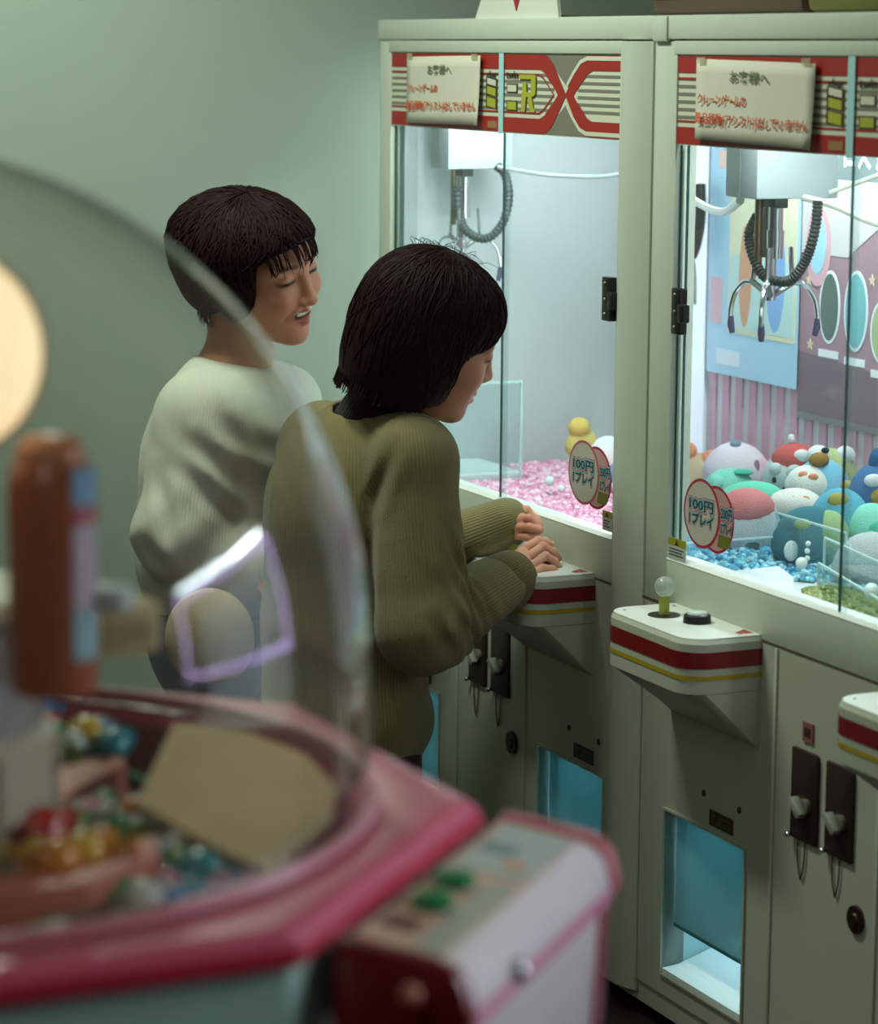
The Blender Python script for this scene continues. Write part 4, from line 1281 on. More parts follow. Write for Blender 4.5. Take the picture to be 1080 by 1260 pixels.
for (x, y, n, r), blab in zip(((986, 693, -0.16, 0.010), (994, 669, -0.17, 0.0045), (993, 678, -0.17, 0.0045), (993, 687, -0.17, 0.0045), (676, 592, -0.16, 0.010), (690, 601, -0.15, 0.007), (1072, 727, -0.09, 0.012)), BALLS):
    c = on_back(x, y, n)
    c = wpt(c[0], c[1], max(c[2], Z_FLD + r * 0.8))
    o = MB().ell((0, 0, r), (r, r, r), seg=14, rings=9).build('pearl_ball', MB_PEARL, None, smooth=True)
    o.location = tuple(c - np.array([0, 0, r]))
    tag(o, blab, 'ball', 'small white balls on the bead beds')

# ------------------------------------------------------------------ things on top of the machines
card = empty('arrow_card', tuple(wpt(-0.53, 0.0, Z_TOP)), rot)
tag(card, 'white card with a red arrow point standing on the machine top', 'sign')
MB().prism([(-0.172, 0.0), (0.170, 0.0), (0.150, 0.09), (0.150, 0.24), (-0.105, 0.24), (-0.105, 0.09)], 0.004, 0.010, 'y').build('card', mat('card_white', (206, 210, 196), 0.6), card)
MB().prism([(0.004, 0.012), (0.055, 0.10), (-0.045, 0.10)], 0.002, 0.004, 'y').build('red_arrow', M_RED, card)
MB().box(-0.12, 0.12, 0.010, 0.05, 0.0, 0.004).build('card_foot', mat('card_white', (206, 210, 196), 0.6), card)
for (x0, x1, yb, lab, col) in ((800, 985, 18, 'dark brown header box standing on the plush machine', (84, 66, 50)), (991, 1100, 12, 'olive green header box at the top edge of the picture', (96, 98, 40))):
    a, b = on_back(x0, yb, -0.12), on_back(x1, yb, -0.12)
    hb = empty('header_box', tuple(wpt(a[0], -0.12, Z_TOP)), rot)
    tag(hb, lab, 'header box')
    MB().box(0.0, b[0] - a[0], 0.0, 0.25, 0.004, 0.28).build('casing', mat('header_' + lab.split()[0], col, 0.6), hb, bevel=0.012)
    MB().box(0.02, b[0] - a[0] - 0.02, -0.003, 0.002, 0.03, 0.26).build('face', mat('header_face_' + lab.split()[0], tuple(int(c * 1.1) for c in col), 0.5), hb)
    for fx in (0.03, b[0] - a[0] - 0.05):
        MB().box(fx, fx + 0.02, 0.1, 0.14, 0.0, 0.006).build('foot', M_BLACK, hb)

# ------------------------------------------------------------------ people
def frame3(f, l):
    """orthonormal columns forward, left, up"""
    f = np.asarray(f, float)
    f /= np.linalg.norm(f)
    l = np.asarray(l, float)
    l = l - f * (l @ f)
    l /= np.linalg.norm(l)
    return np.stack([f, l, np.cross(f, l)], 1)


def head_sdf(P, smile):
    d = s_ell(P, (-0.012, 0, 0.030), (0.098, 0.077, 0.080))
    d = smin(d, s_ell(P, (0.030, 0, -0.026), (0.066, 0.064, 0.088)), 0.03)
    d = smin(d, s_ell(P, (0.030, 0, -0.070), (0.056, 0.053, 0.044)), 0.03)
    d = smin(d, s_ell(P, (0.076, 0, -0.100), (0.020, 0.022, 0.017)), 0.025)          # chin
    for s in (-1, 1):
        d = smin(d, s_ell(P, (0.056 + 0.006 * smile, s * 0.037, -0.028 + 0.006 * smile), (0.030 + 0.004 * smile, 0.026, 0.026)), 0.018)   # cheeks
        d = smin(d, s_cone(P, (0.080, s * 0.012, 0.034), (0.070, s * 0.050, 0.030), 0.012, 0.010), 0.015)  # brow ridge
        d = smax(d, -s_ell(P, (0.101, s * 0.032, 0.012), (0.014, 0.019, 0.010)), 0.014)                  # socket
        d = smin(d, s_ell(P, (0.078, s * 0.032, 0.011), (0.014, 0.016, 0.0125)), 0.006)                  # lids
    d = smin(d, s_cone(P, (0.092, 0, 0.018), (0.107, 0, -0.022), 0.007, 0.0095), 0.012)                  # nose
    d = smin(d, s_ell(P, (0.108, 0, -0.027), (0.011, 0.0115, 0.0095)), 0.008)
    for s in (-1, 1):
        d = smin(d, s_ell(P, (0.100, s * 0.012, -0.031), (0.009, 0.0075, 0.007)), 0.006)
    # mouth: lips, and an open smile
    w = 0.022 + 0.007 * smile
    zc = -0.064 + 0.008 * smile
    for s in (-1, 1):
        d = smin(d, s_cone(P, (0.098, 0, zc + 0.004), (0.083 - 0.004 * smile, s * w, zc + 0.005 * smile), 0.0065, 0.004), 0.006)
        d = smin(d, s_cone(P, (0.096, 0, zc - 0.008 - 0.004 * smile), (0.083 - 0.004 * smile, s * w, zc + 0.005 * smile), 0.0072, 0.004), 0.006)
    if smile:
        for s in (-1, 1):
            d = smax(d, -s_cone(P, (0.1010, s * 0.019, -0.034), (0.0840, s * 0.0375, -0.058), 0.0022, 0.0022), 0.007)
        d = smax(d, -s_ell(P, (0.100, 0, zc - 0.001), (0.017, 0.025, 0.0066)), 0.003)
    else:
        d = smax(d, -s_ell(P, (0.106, 0, zc - 0.002), (0.012, 0.024, 0.0012)), 0.003)
    for s in (-1, 1):
        d = smin(d, s_ell(P, (-0.008, s * 0.078, -0.004), (0.018, 0.009, 0.030)), 0.008)                 # ears
    return d


def head_colors(v, smile, skin):
    c = np.tile(np.array(lin(skin)), (len(v), 1))
    x, y, z = v.T

    def paint(m, rgb):
        m = np.clip(m, 0, 1)[:, None]
        c[:] = c * (1 - m) + np.array(lin(rgb)) * m
    front = np.clip((x - 0.05) / 0.02, 0, 1)
    # cheeks
    for s in (-1, 1):
        paint(0.5 * np.exp(-(((y - s * 0.042) / 0.018) ** 2 + ((z + 0.026) / 0.016) ** 2)) * front, (214, 132, 112))
        # brows
        zb = 0.036 - 0.10 * np.abs(np.abs(y) - 0.03)
        paint(0.85 * front * np.exp(-((z - zb) / 0.004) ** 4) * np.exp(-((y - s * 0.034) / 0.018) ** 6), (52, 34, 28))
        # narrowed laughing eyes: a curved dark line
        ze = 0.010 - 0.35 * (np.abs(np.abs(y) - 0.032)) ** 1.2 * 1.0 - (0.002 if not smile else 0.0)
        paint(1.0 * front * np.exp(-((z - ze) / 0.0036) ** 4) * np.exp(-((y - s * 0.033) / 0.0165) ** 6), (26, 14, 14))
    w = 0.022 + 0.007 * smile
    zc = -0.064 + 0.008 * smile
    lip = front * np.exp(-(y / (w - 0.003)) ** 8)
    zoff = 0.009 * smile * (y / w) ** 2
    paint(0.8 * lip * np.exp(-((z - zoff - zc - 0.005) / 0.0045) ** 4), (188, 104, 100))
    paint(0.8 * lip * np.exp(-((z - zoff - zc + 0.010 + 0.003 * smile) / 0.005) ** 4), (190, 104, 104))
    if smile:
        inner = front * np.exp(-(y / 0.024) ** 8) * np.exp(-((z - zc + 0.001) / 0.006) ** 8) * (x < 0.0965)
        paint(inner, (70, 22, 22))
    return c


def build_head(R, c, scale, smile, skin):
    lo, hi = (-0.125, -0.10, -0.13), (0.13, 0.10, 0.135)
    v, f = surface(lambda P: head_sdf(P, smile), lo, hi, 0.0024)
    col = head_colors(v, smile, skin)
    parts = [((v * scale) @ R.T + c, f, col)]
    if smile:
        # upper teeth
        def T(P):
            d = np.full(len(P), 1.0, np.float32)
            for k in range(-4, 4):
                yy = (k + 0.5) * 0.0048
                d = np.minimum(d, s_ell(P, (0.0965 - 9.0 * yy * yy, yy, -0.0535 + 3.5 * yy * yy), (0.003, 0.0025, 0.0042)))
            return d
        tv, tf = surface(T, (0.07, -0.024, -0.064), (0.105, 0.024, -0.042), 0.0008)
        parts.append(((tv * scale) @ R.T + c, tf, np.array(lin((226, 218, 196)))))
    return parts


M_SKIN = mat('skin', rough=0.5, vcol=True, sss=0.12, spec=0.35)
M_HAIR = mat('dark_hair', (34, 14, 14), 0.62, spec=0.12)


def hair_mesh(name, F, R, c, scale, lo, hi, h, parent, flow, amp=0.0016, freq=420.0):
    """hair volume with strand grooves that run down from the crown"""
    v, f = surface(F, lo, hi, h)
    v = relax(v, f, 2)
    n = len(v)
    a = np.arctan2(v[:, 1], v[:, 0] + 0.01)
    rr = np.sqrt(v[:, 0] ** 2 + v[:, 1] ** 2)
    g = np.sin(a * 60 + 3 * np.sin(v[:, 2] * 30)) * 0.6 + np.sin(a * 137 + v[:, 2] * 25) * 0.4
    k = (amp * g * np.clip(rr / 0.06, 0, 1))[:, None]
    d = v / (np.linalg.norm(v, axis=1)[:, None] + 1e-9)
    v = v + d * k
    return raw_mesh(name, (v * scale) @ R.T + c, f, M_HAIR, parent)


def hair_strands(name, F, R, c, scale, parent, count, crown, th0, th_end, rad=0.0016, lift=0.0012, ctr=(-0.02, 0, 0.02), jit=0.25, seed=3, tilt=0.0):
    """locks lying on the hair volume, combed from the crown to the edges"""
    rg = np.random.default_rng(seed)
    ctr = np.array(ctr)
    K = 12
    mbx = MB()
    T = np.linspace(0, 1, K)
    rs = np.linspace(0.21, 0.03, 121)
    for i in range(count):
        ph = rg.uniform(-math.pi, math.pi)
        a0 = th0 * rg.uniform(0.02, 1.7)
        a1 = a0 + rg.uniform(0.45, 1.3)
        th = a0 + (a1 - a0) * T
        phs = ph + jit * rg.normal() * T * T + 0.05 * np.sin(T * 5 + rg.uniform(0, 6))
        d = np.stack([np.sin(th) * np.cos(phs) , np.sin(th) * np.sin(phs), np.cos(th)], 1)
        ct, st = math.cos(tilt), math.sin(tilt)
        d = np.stack([d[:, 0] * ct + d[:, 2] * st, d[:, 1], -d[:, 0] * st + d[:, 2] * ct], 1)
        P = ctr + d[:, None, :] * rs[None, :, None]
        val = F(P.reshape(-1, 3).astype(np.float32)).reshape(K, -1)
        neg = val < 0
        ok = neg.any(1)
        k = neg.argmax(1)
        r = rs[k]
        good = ok.copy()
        for j in range(1, K):
            if not good[j - 1] or abs(r[j] - r[j - 1]) > 0.016:
                good[j:] = False
                break
        n = int(good.sum()) if not good.all() else K
        if n < 4:
            continue
        pts = (ctr + d[:n] * (r[:n, None] + lift * (0.4 + rg.random())))
        w = rad * rg.uniform(0.5, 1.2) * np.sin(np.linspace(0.35, math.pi * 0.93, n))
        mbx.tube([(q * scale) @ R.T + c for q in pts], list(np.maximum(w, 0.0003)), 5)
    return tag(mbx.build(name, M_HAIR, parent, smooth=True, world=True, sharp=180), kind='stuff')


def strand(pts, r0, r1, seg=5, n=10):
    p = curve_pts(pts, n)
    return p, list(np.linspace(r0, r1, n))


def knit_mat(name, rgb, rough=0.9, rib=0.006, depth=0.5, var=0.25):
    m = bpy.data.materials.new(name)
    m.use_nodes = True
    nt = m.node_tree
    b = nt.nodes['Principled BSDF']
    b.inputs['Roughness'].default_value = rough
    b.inputs['Specular IOR Level'].default_value = 0.15
    b.inputs['Sheen Weight'].default_value = 0.15
    at = nt.nodes.new('ShaderNodeAttribute')
    at.attribute_name = 'rib'
    m1_ = nt.nodes.new('ShaderNodeMath')
    m1_.operation = 'MULTIPLY'
    m1_.inputs[1].default_value = 2 * math.pi / rib
    nt.links.new(at.outputs['Fac'], m1_.inputs[0])
    s = nt.nodes.new('ShaderNodeMath')
    s.operation = 'SINE'
    nt.links.new(m1_.outputs[0], s.inputs[0])
    tc = nt.nodes.new('ShaderNodeTexCoord')
    nz = nt.nodes.new('ShaderNodeTexNoise')
    nz.inputs['Scale'].default_value = 260
    nz.inputs['Detail'].default_value = 3
    nt.links.new(tc.outputs['Object'], nz.inputs['Vector'])
    ad = nt.nodes.new('ShaderNodeMath')
    ad.operation = 'MULTIPLY_ADD'
    ad.inputs[1].default_value = 0.35
    nt.links.new(s.outputs[0], ad.inputs[0])
    nt.links.new(nz.outputs['Fac'], ad.inputs[2])
    bp = nt.nodes.new('ShaderNodeBump')
    bp.inputs['Strength'].default_value = depth
    bp.inputs['Distance'].default_value = 0.003
    nt.links.new(ad.outputs[0], bp.inputs['Height'])
    nt.links.new(bp.outputs['Normal'], b.inputs['Normal'])
    n2 = nt.nodes.new('ShaderNodeTexNoise')
    n2.inputs['Scale'].default_value = 9
    n2.inputs['Detail'].default_value = 4
    nt.links.new(tc.outputs['Object'], n2.inputs['Vector'])
    mr = nt.nodes.new('ShaderNodeMapRange')
    mr.inputs[1].default_value = -1.4
    mr.inputs[2].default_value = 1.0
    mr.inputs[3].default_value = 1.0 - 0.35 * depth
    mr.inputs[4].default_value = 1.0
    nt.links.new(s.outputs[0], mr.inputs[0])
    mx = nt.nodes.new('ShaderNodeMix')
    mx.data_type = 'RGBA'
    mx.blend_type = 'MULTIPLY'
    mx.inputs[0].default_value = var
    mx.inputs[6].default_value = (*lin(rgb), 1)
    nt.links.new(n2.outputs['Fac'], mx.inputs[7])
    mm = nt.nodes.new('ShaderNodeMix')
    mm.data_type = 'RGBA'
    mm.blend_type = 'MULTIPLY'
    mm.inputs[0].default_value = 1.0
    nt.links.new(mx.outputs[2], mm.inputs[6])
    nt.links.new(mr.outputs[0], mm.inputs[7])
    nt.links.new(mm.outputs[2], b.inputs['Base Color'])
    return m


def around(v, a, b, ref):
    """arc length around the axis a-b, for knit ribs that run along a limb"""
    a = np.asarray(a, float)
    t = np.asarray(b, float) - a
    t /= np.linalg.norm(t)
    ref = np.asarray(ref, float)
    x = ref - t * (ref @ t)
    x /= np.linalg.norm(x)
    y = np.cross(t, x)
    q = v - a
    return np.arctan2(q @ y, q @ x)


def chain_hand(segs, palm, h=0.0015, k=0.003):
    """hand from finger chains [(points, radii)] and palm cones [(a, b, ra, rb)]"""
    allp = np.array([p for s in segs for p in s[0]] + [p for c in palm for p in (c[0], c[1])])
    lo, hi = allp.min(0) - 0.03, allp.max(0) + 0.03

    def F(P):
        d = None
        for (a, b, ra, rb) in palm:
            e = s_cone(P, a, b, ra, rb)
            d = e if d is None else smin(d, e, 0.012)
        for pts, rad in segs:
            e = None
            for i in range(len(pts) - 1):
                q = s_cone(P, pts[i], pts[i + 1], rad[i], rad[i + 1])
                e = q if e is None else smin(e, q, 0.004)
            d = smin(d, e, k)
        return d
    v, f = surface(F, lo, hi, h)
    return relax(v, f, 1), f


# ---- the player in the olive sweater
F2 = np.array([math.cos(ANG), math.sin(ANG), 0.0])        # faces the machine
R2 = np.array([F2[1], -F2[0], 0.0])                        # her right, towards the camera
Z3 = np.array([0, 0, 1.0])
B2 = np.stack([F2, -R2, Z3], 1)

hip2 = px(428, 900, 4.76)
waist2 = px(420, 770, 4.76)
chest2 = px(428, 628, 4.76)
neck2 = px(466, 520, 4.74)
shR2 = px(505, 568, 4.62)
elR2 = px(520, 774, 4.56)
wrR2 = px(628, 712, 4.80)
shL2 = px(398, 545, 4.90)
elL2 = px(500, 690, 5.04)
wrL2 = px(622, 643, 4.98)

p2 = empty('person', tuple([hip2[0], hip2[1], 0.0]), 0)
tag(p2, 'person in an olive ribbed sweater with a black bob, hands on the joystick panel', 'person')

# sweater
lean2 = chest2 - hip2


def creases(P, d, segs, ylim, depth, width):
    """cloth creases on the camera side, along lines given as (start, end) points"""
    x, z = P[:, 0], P[:, 2]
    front = np.clip((ylim - P[:, 1]) / 0.05, 0, 1)
    for (a, b) in segs:
        ax, az, bx_, bz = a[0], a[2], b[0], b[2]
        L = (bx_ - ax) ** 2 + (bz - az) ** 2
        t = np.clip(((x - ax) * (bx_ - ax) + (z - az) * (bz - az)) / L, 0, 1)
        r = np.sqrt((x - ax - t * (bx_ - ax)) ** 2 + (z - az - t * (bz - az)) ** 2)
        fade = np.sin(np.pi * np.clip(t * 0.9 + 0.08, 0, 1))
        d = d + front * fade * (depth * np.exp(-(r / width) ** 2) - 0.5 * depth * np.exp(-((r - 2.1 * width) / width) ** 2))
    return d


def sweater2(P):
    d = s_ell(P, chest2, (0.128, 0.185, 0.165), B2)
    d = smin(d, s_ell(P, waist2, (0.135, 0.165, 0.19), B2), 0.08)
    d = smin(d, s_ell(P, hip2 + np.array([0, 0, 0.03]), (0.142, 0.170, 0.13), B2), 0.06)
    d = smin(d, s_cone(P, shL2 + np.array([0, 0, -0.02]), shR2 + np.array([0, 0, 0.0]), 0.070, 0.076), 0.06)
    d = smin(d, s_cone(P, neck2 + np.array([0.0, 0, -0.03]), chest2, 0.085, 0.12), 0.06)
    a = s_cone(P, shR2, elR2, 0.076, 0.074)
    a = smin(a, s_cone(P, elR2, wrR2 + (elR2 - wrR2) * 0.20, 0.072, 0.054), 0.025)
    b = s_cone(P, shL2, elL2, 0.074, 0.062)
    b = smin(b, s_cone(P, elL2, wrL2, 0.062, 0.045), 0.03)
    d = smin(d, a, 0.022)
    d = smin(d, b, 0.03)
    # folds: crook of the right elbow, sleeve head, waist
    t = P - np.asarray(elR2, np.float32)
    ax = (wrR2 - elR2) / np.linalg.norm(wrR2 - elR2)
    s = t @ ax.astype(np.float32)
    zz = t[:, 2]
    w = np.exp(-((s - 0.06) / 0.055) ** 2) * np.exp(-(np.linalg.norm(t, axis=1) / 0.16) ** 4)
    d = d + 0.006 * w * np.sin(s * 165 + zz * 60)
    tc = P - np.asarray(shR2, np.float32)
    w2 = np.exp(-((tc[:, 2] + 0.02) / 0.12) ** 2) * np.exp(-((tc @ F2.astype(np.float32) + 0.075) / 0.028) ** 2) * np.exp(-((tc @ R2.astype(np.float32) - 0.02) / 0.10) ** 2)
    d = d + 0.014 * w2
    tw = P - np.asarray(waist2, np.float32)
    w3 = np.exp(-((tw[:, 2] + 0.03) / 0.16) ** 2) * np.clip((tw @ F2.astype(np.float32)) / 0.1, 0, 1)
    d = d + 0.004 * w3 * np.sin(tw[:, 2] * 70 + (tw @ R2.astype(np.float32)) * 40)
    d = creases(P, d, [(px(486, 545, 4.6), px(452, 640, 4.6)), (px(452, 640, 4.6), px(450, 770, 4.6)), (px(556, 735, 4.6), px(590, 790, 4.6)), (px(535, 745, 4.6), px(556, 800, 4.6)), (px(575, 726, 4.6), px(606, 778, 4.6)), (px(552, 640, 4.6), px(562, 730, 4.6))], chest2[1], 0.0075, 0.010)
    # open at the neck, hem and sleeve ends
    up = (px(486, 420, 4.70) - neck2)
    up /= np.linalg.norm(up)
    d = smax(d, -s_cone(P, neck2 - up * 0.005, neck2 + up * 0.14, 0.080, 0.075), 0.008)
    d = smax(d, (hip2[2] - 0.045) - P[:, 2], 0.012)
    return d


lo = np.minimum.reduce([hip2 - 0.26, shL2 - 0.12, elR2 - 0.12, chest2 - 0.26])
hi = np.maximum.reduce([shR2 + 0.13, wrR2 + 0.10, wrL2 + 0.10, neck2 + 0.08, chest2 + 0.24])
v, f = surface(sweater2, lo, hi, 0.006)
v = relax(v, f, 2)


def rib2(v):
    dA = s_cone(v.astype(np.float32), shR2, elR2, 0.076, 0.074)
    dB = s_cone(v.astype(np.float32), elR2, wrR2, 0.07, 0.052)
    dC = s_cone(v.astype(np.float32), elL2, wrL2, 0.058, 0.045)
    tor = around(v, hip2, chest2 + np.array([0, 0, 0.1]), F2) * 0.155
    out = tor.copy()
    arm = np.minimum(dA, dB)
    m = arm < 0.006
    rA = around(v, shR2, elR2, R2) * 0.076
    rB = around(v, elR2, wrR2, Z3) * 0.062
    out[m] = np.where(dA < dB, rA, rB)[m]
    m = dC < 0.006
    out[m] = (around(v, elL2, wrL2, Z3) * 0.05)[m]
    return out


M_OLIVE = knit_mat('olive_rib_knit', (128, 118, 78), rib=0.0060, depth=0.42)
sw2 = raw_mesh('sweater', v, f, M_OLIVE, p2, attrs={'rib': rib2(v)})


def cuff(name, a, b, r, material, parent, length=0.062):
    """ribbed sleeve end: rolls over at the wrist"""
    a, b = np.asarray(a), np.asarray(b)
    t = (b - a) / np.linalg.norm(b - a)
    prof = [(-length, r * 0.98), (-length * 0.8, r * 1.10), (-length * 0.4, r * 1.06), (0.0, r), (0.004, r * 0.97), (0.001, r * 0.88), (-0.03, r * 0.84)]
    pts = [b + t * p[0] for p in prof]
    x = np.cross(t, [0, 0, 1.0])
    x /= np.linalg.norm(x)
    y = np.cross(t, x)
    seg = 72
    V, F_, rib = [], [], []
    for i, p in enumerate(pts):
        for k in range(seg):
            th = 2 * math.pi * k / seg
            V.append(p + prof[i][1] * (math.cos(th) * x + math.sin(th) * y))
            rib.append(th * r)
    for i in range(len(pts) - 1):
        for k in range(seg):
            k2 = (k + 1) % seg
            F_.append((i * seg + k, i * seg + k2, (i + 1) * seg + k2, (i + 1) * seg + k))
    return raw_mesh(name, np.array(V), F_, material, parent, attrs={'rib': rib})


M_OLIVE2 = knit_mat('olive_cuff_knit', (112, 100, 56), rib=0.0045, depth=0.5)
cuff('cuff', elR2, wrR2 + (wrR2 - elR2) * 0.03, 0.049, M_OLIVE2, sw2, 0.075)
cuff('cuff', elL2, wrL2 + (wrL2 - elL2) * 0.08, 0.040, M_OLIVE2, sw2)
# collar band of the sweater
up2 = (px(486, 420, 4.70) - neck2)
up2 /= np.linalg.norm(up2)

# head
HF2 = frame3((0.875, 0.36, -0.31), (-0.31, 0.92, 0.22))
HC2 = px(532.5, 420.2, 4.70)
SK2 = (188, 126, 98)
HS2 = 1.04
parts = build_head(HF2, HC2, HS2, 0, SK2)
nk = HC2 + HF2 @ np.array([-0.045, 0, -0.075])


def torso_inner(P):
    d = s_cone(P, nk, neck2 - np.array([0, 0, 0.06]), 0.044, 0.054)
    d = smin(d, s_ell(P, chest2, (0.09, 0.145, 0.13), B2), 0.05)
    d = smin(d, s_cone(P, chest2, hip2, 0.10, 0.115), 0.05)
    d = smin(d, s_cone(P, shR2, elR2, 0.045, 0.04), 0.02)
    d = smin(d, s_cone(P, elR2, wrR2, 0.04, 0.026), 0.02)
    d = smin(d, s_cone(P, shL2, elL2, 0.045, 0.04), 0.02)
    d = smin(d, s_cone(P, elL2, wrL2, 0.04, 0.026), 0.02)
    d = smin(d, s_cone(P, shL2, shR2, 0.05, 0.05), 0.02)
    return d


v, f = surface(torso_inner, np.minimum(lo, nk - 0.1), np.maximum(hi, nk + 0.1), 0.009)
parts.append((v, f, np.array(lin(SK2))))
# right hand: flat on the panel, fingers bent
K = {}
fing = [
    ([px(646, 674, 4.870), px(662, 665, 4.890), px(671, 666, 4.900), px(678, 669, 4.907)], [0.0080, 0.0074, 0.0068, 0.0062]),
    ([px(649, 685, 4.850), px(668, 672, 4.875), px(680, 679, 4.888), px(687, 687, 4.896)], [0.0082, 0.0077, 0.0071, 0.0064]),
    ([px(652, 697, 4.828), px(671, 684, 4.853), px(682, 691, 4.866), px(688, 699, 4.873)], [0.0080, 0.0075, 0.0069, 0.0062]),
    ([px(653, 707, 4.810), px(668, 699, 4.831), px(679, 700, 4.842), px(686, 704, 4.848)], [0.0074, 0.0068, 0.0063, 0.0057]),
    ([px(628, 690, 4.86), px(644, 678, 4.90), px(656, 676, 4.92)], [0.011, 0.0095, 0.008]),
]
wr = px(622, 714, 4.795)
palm = [(wr, px(642, 681, 4.860), 0.019, 0.0115), (wr, px(645, 692, 4.84), 0.019, 0.0115), (wr, px(648, 705, 4.82), 0.018, 0.0105), (px(600, 722, 4.76), wr, 0.025, 0.021)]
hv, hf = chain_hand(fing, palm)
hc = np.tile(np.array(lin((206, 150, 122))), (len(hv), 1))
for s_ in fing[:4]:
    for kk in (0, 1):
        dd = np.linalg.norm(hv - s_[0][kk], axis=1)
        m_ = np.clip(1 - dd / 0.014, 0, 1)[:, None] * 0.45
        hc = hc * (1 - m_) + np.array(lin((214, 122, 98))) * m_
    dd = np.linalg.norm(hv - s_[0][-1] - np.array([0, 0, 0.006]), axis=1)
    m_ = np.clip(1 - dd / 0.008, 0, 1)[:, None] * 0.6
    hc = hc * (1 - m_) + np.array(lin((226, 160, 146))) * m_
parts.append((hv, hf, hc))
# left hand: closed around the joystick
fing = [
    ([px(636, 627, 4.975), px(648, 628, 4.972), px(659, 639, 4.968), px(657, 647, 4.955)], [0.0082, 0.0080, 0.0074, 0.0064]),
    ([px(637, 638, 4.955), px(651, 638, 4.945), px(663, 646, 4.945), px(656, 653, 4.94)], [0.0080, 0.0079, 0.0073, 0.0064]),
    ([px(637, 649, 4.945), px(651, 649, 4.930), px(663, 652, 4.934), px(656, 659, 4.94)], [0.0078, 0.0077, 0.0071, 0.0062]),
    ([px(637, 660, 4.945), px(648, 661, 4.932), px(658, 661, 4.936), px(652, 665, 4.945)], [0.0070, 0.0067, 0.0063, 0.0056]),
    ([px(634, 646, 4.985), px(646, 650, 4.998), px(655, 655, 4.99)], [0.011, 0.009, 0.008]),
]
wl = px(624, 644, 4.975)
palm = [(wl, px(638, 630, 4.972), 0.019, 0.013), (wl, px(638, 640, 4.955), 0.019, 0.014), (wl, px(638, 654, 4.950), 0.018, 0.012), (px(600, 650, 4.99), wl, 0.024, 0.020)]
hv, hf = chain_hand(fing, palm)
parts.append((hv, hf, np.array(lin((198, 138, 112)))))
bv, bf, bc = join_meshes(parts)
raw_mesh('body', bv, bf, M_SKIN, p2, colors=bc)

# black roll-neck
M_BLK = knit_mat('black_knit', (26, 12, 12), rib=0.006, depth=0.3, var=0.2)


def rollneck(P):
    d = s_cone(P, nk + (neck2 - nk) * 0.30 + R2 * 0.012, neck2 - up2 * 0.02, 0.060, 0.074)
    d = smin(d, s_cone(P, neck2 - up2 * 0.02, shL2 * 0.45 + neck2 * 0.55 - np.array([0, 0, 0.02]), 0.072, 0.06), 0.03)
    return d


v, f = surface(rollneck, neck2 - 0.16, np.maximum(nk, neck2) + 0.12, 0.005)
raw_mesh('rollneck', v, f, M_BLK, p2, attrs={'rib': around(v, neck2, nk, F2) * 0.06})


# trousers and shoes
def legs(name, hip, B, material, parent, r0=0.082, knee=0.0, colr=None):
    ft = []
    for s in (-1, 1):
        top = hip + B[:, 1] * s * 0.082
        ft.append((top, np.array([top[0], top[1], 0.46]) + B[:, 0] * 0.02, np.array([top[0], top[1], 0.07]) - B[:, 0] * 0.01))
    def G(P):
        d = s_ell(P, hip, (0.115, 0.155, 0.13), B)
        for (a, b, c) in ft:
            e = smin(s_cone(P, a, b, r0, 0.062), s_cone(P, b, c, 0.062, 0.052), 0.03)
            d = smin(d, e, 0.04)
        return smax(d, 0.035 - P[:, 2], 0.01)
    v, f = surface(G, np.array([hip[0] - 0.3, hip[1] - 0.3, 0.0]), np.array([hip[0] + 0.3, hip[1] + 0.3, hip[2] + 0.16]), 0.011)
    v = relax(v, f, 1)
    raw_mesh(name, v, f, material, parent, attrs={'rib': v[:, 0]})
    for (a, b, c) in ft:
        g = c - np.array([0, 0, 0.07])
        def S(P):
            d = s_cone(P, g + B[:, 0] * -0.05 + np.array([0, 0, 0.042]), g + B[:, 0] * 0.14 + np.array([0, 0, 0.034]), 0.042, 0.036)
            d = smin(d, s_cone(P, g + np.array([0, 0, 0.05]), g + np.array([0, 0, 0.10]), 0.046, 0.044), 0.02)
            return smax(d, 0.002 - P[:, 2], 0.004)
        v, f = surface(S, g - 0.26, g + 0.26, 0.008)
        raw_mesh('shoe', v, f, mat('shoe_dark', (48, 40, 38), 0.6), parent)


legs('trousers', hip2 - np.array([0, 0, 0.06]), B2, knit_mat('black_trouser', (34, 18, 18), rib=0.003, depth=0.15, var=0.2), p2)


# bob hair
def hair2(P):
    d = s_ell(P, (-0.034, 0, 0.040), (0.110, 0.100, 0.108))
    d = smin(d, s_ell(P, (-0.040, 0, -0.045), (0.096, 0.100, 0.110)), 0.05)
    d = smin(d, s_ell(P, (0.028, 0, 0.064), (0.066, 0.082, 0.060)), 0.04)        # fringe volume
    d = smax(d, -(P[:, 2] + 0.098 - 0.19 * (P[:, 0] + 0.045)), 0.006)              # cut line
    o = smax(0.030 - P[:, 0], P[:, 2] - 0.036 + 4.0 * P[:, 1] ** 2, 0.022)          # face opening
    d = smax(d, -o, 0.006)
    d = smax(d, -s_ell(P, (0.0, 0, -0.11), (0.075, 0.060, 0.060)), 0.01)
    return d


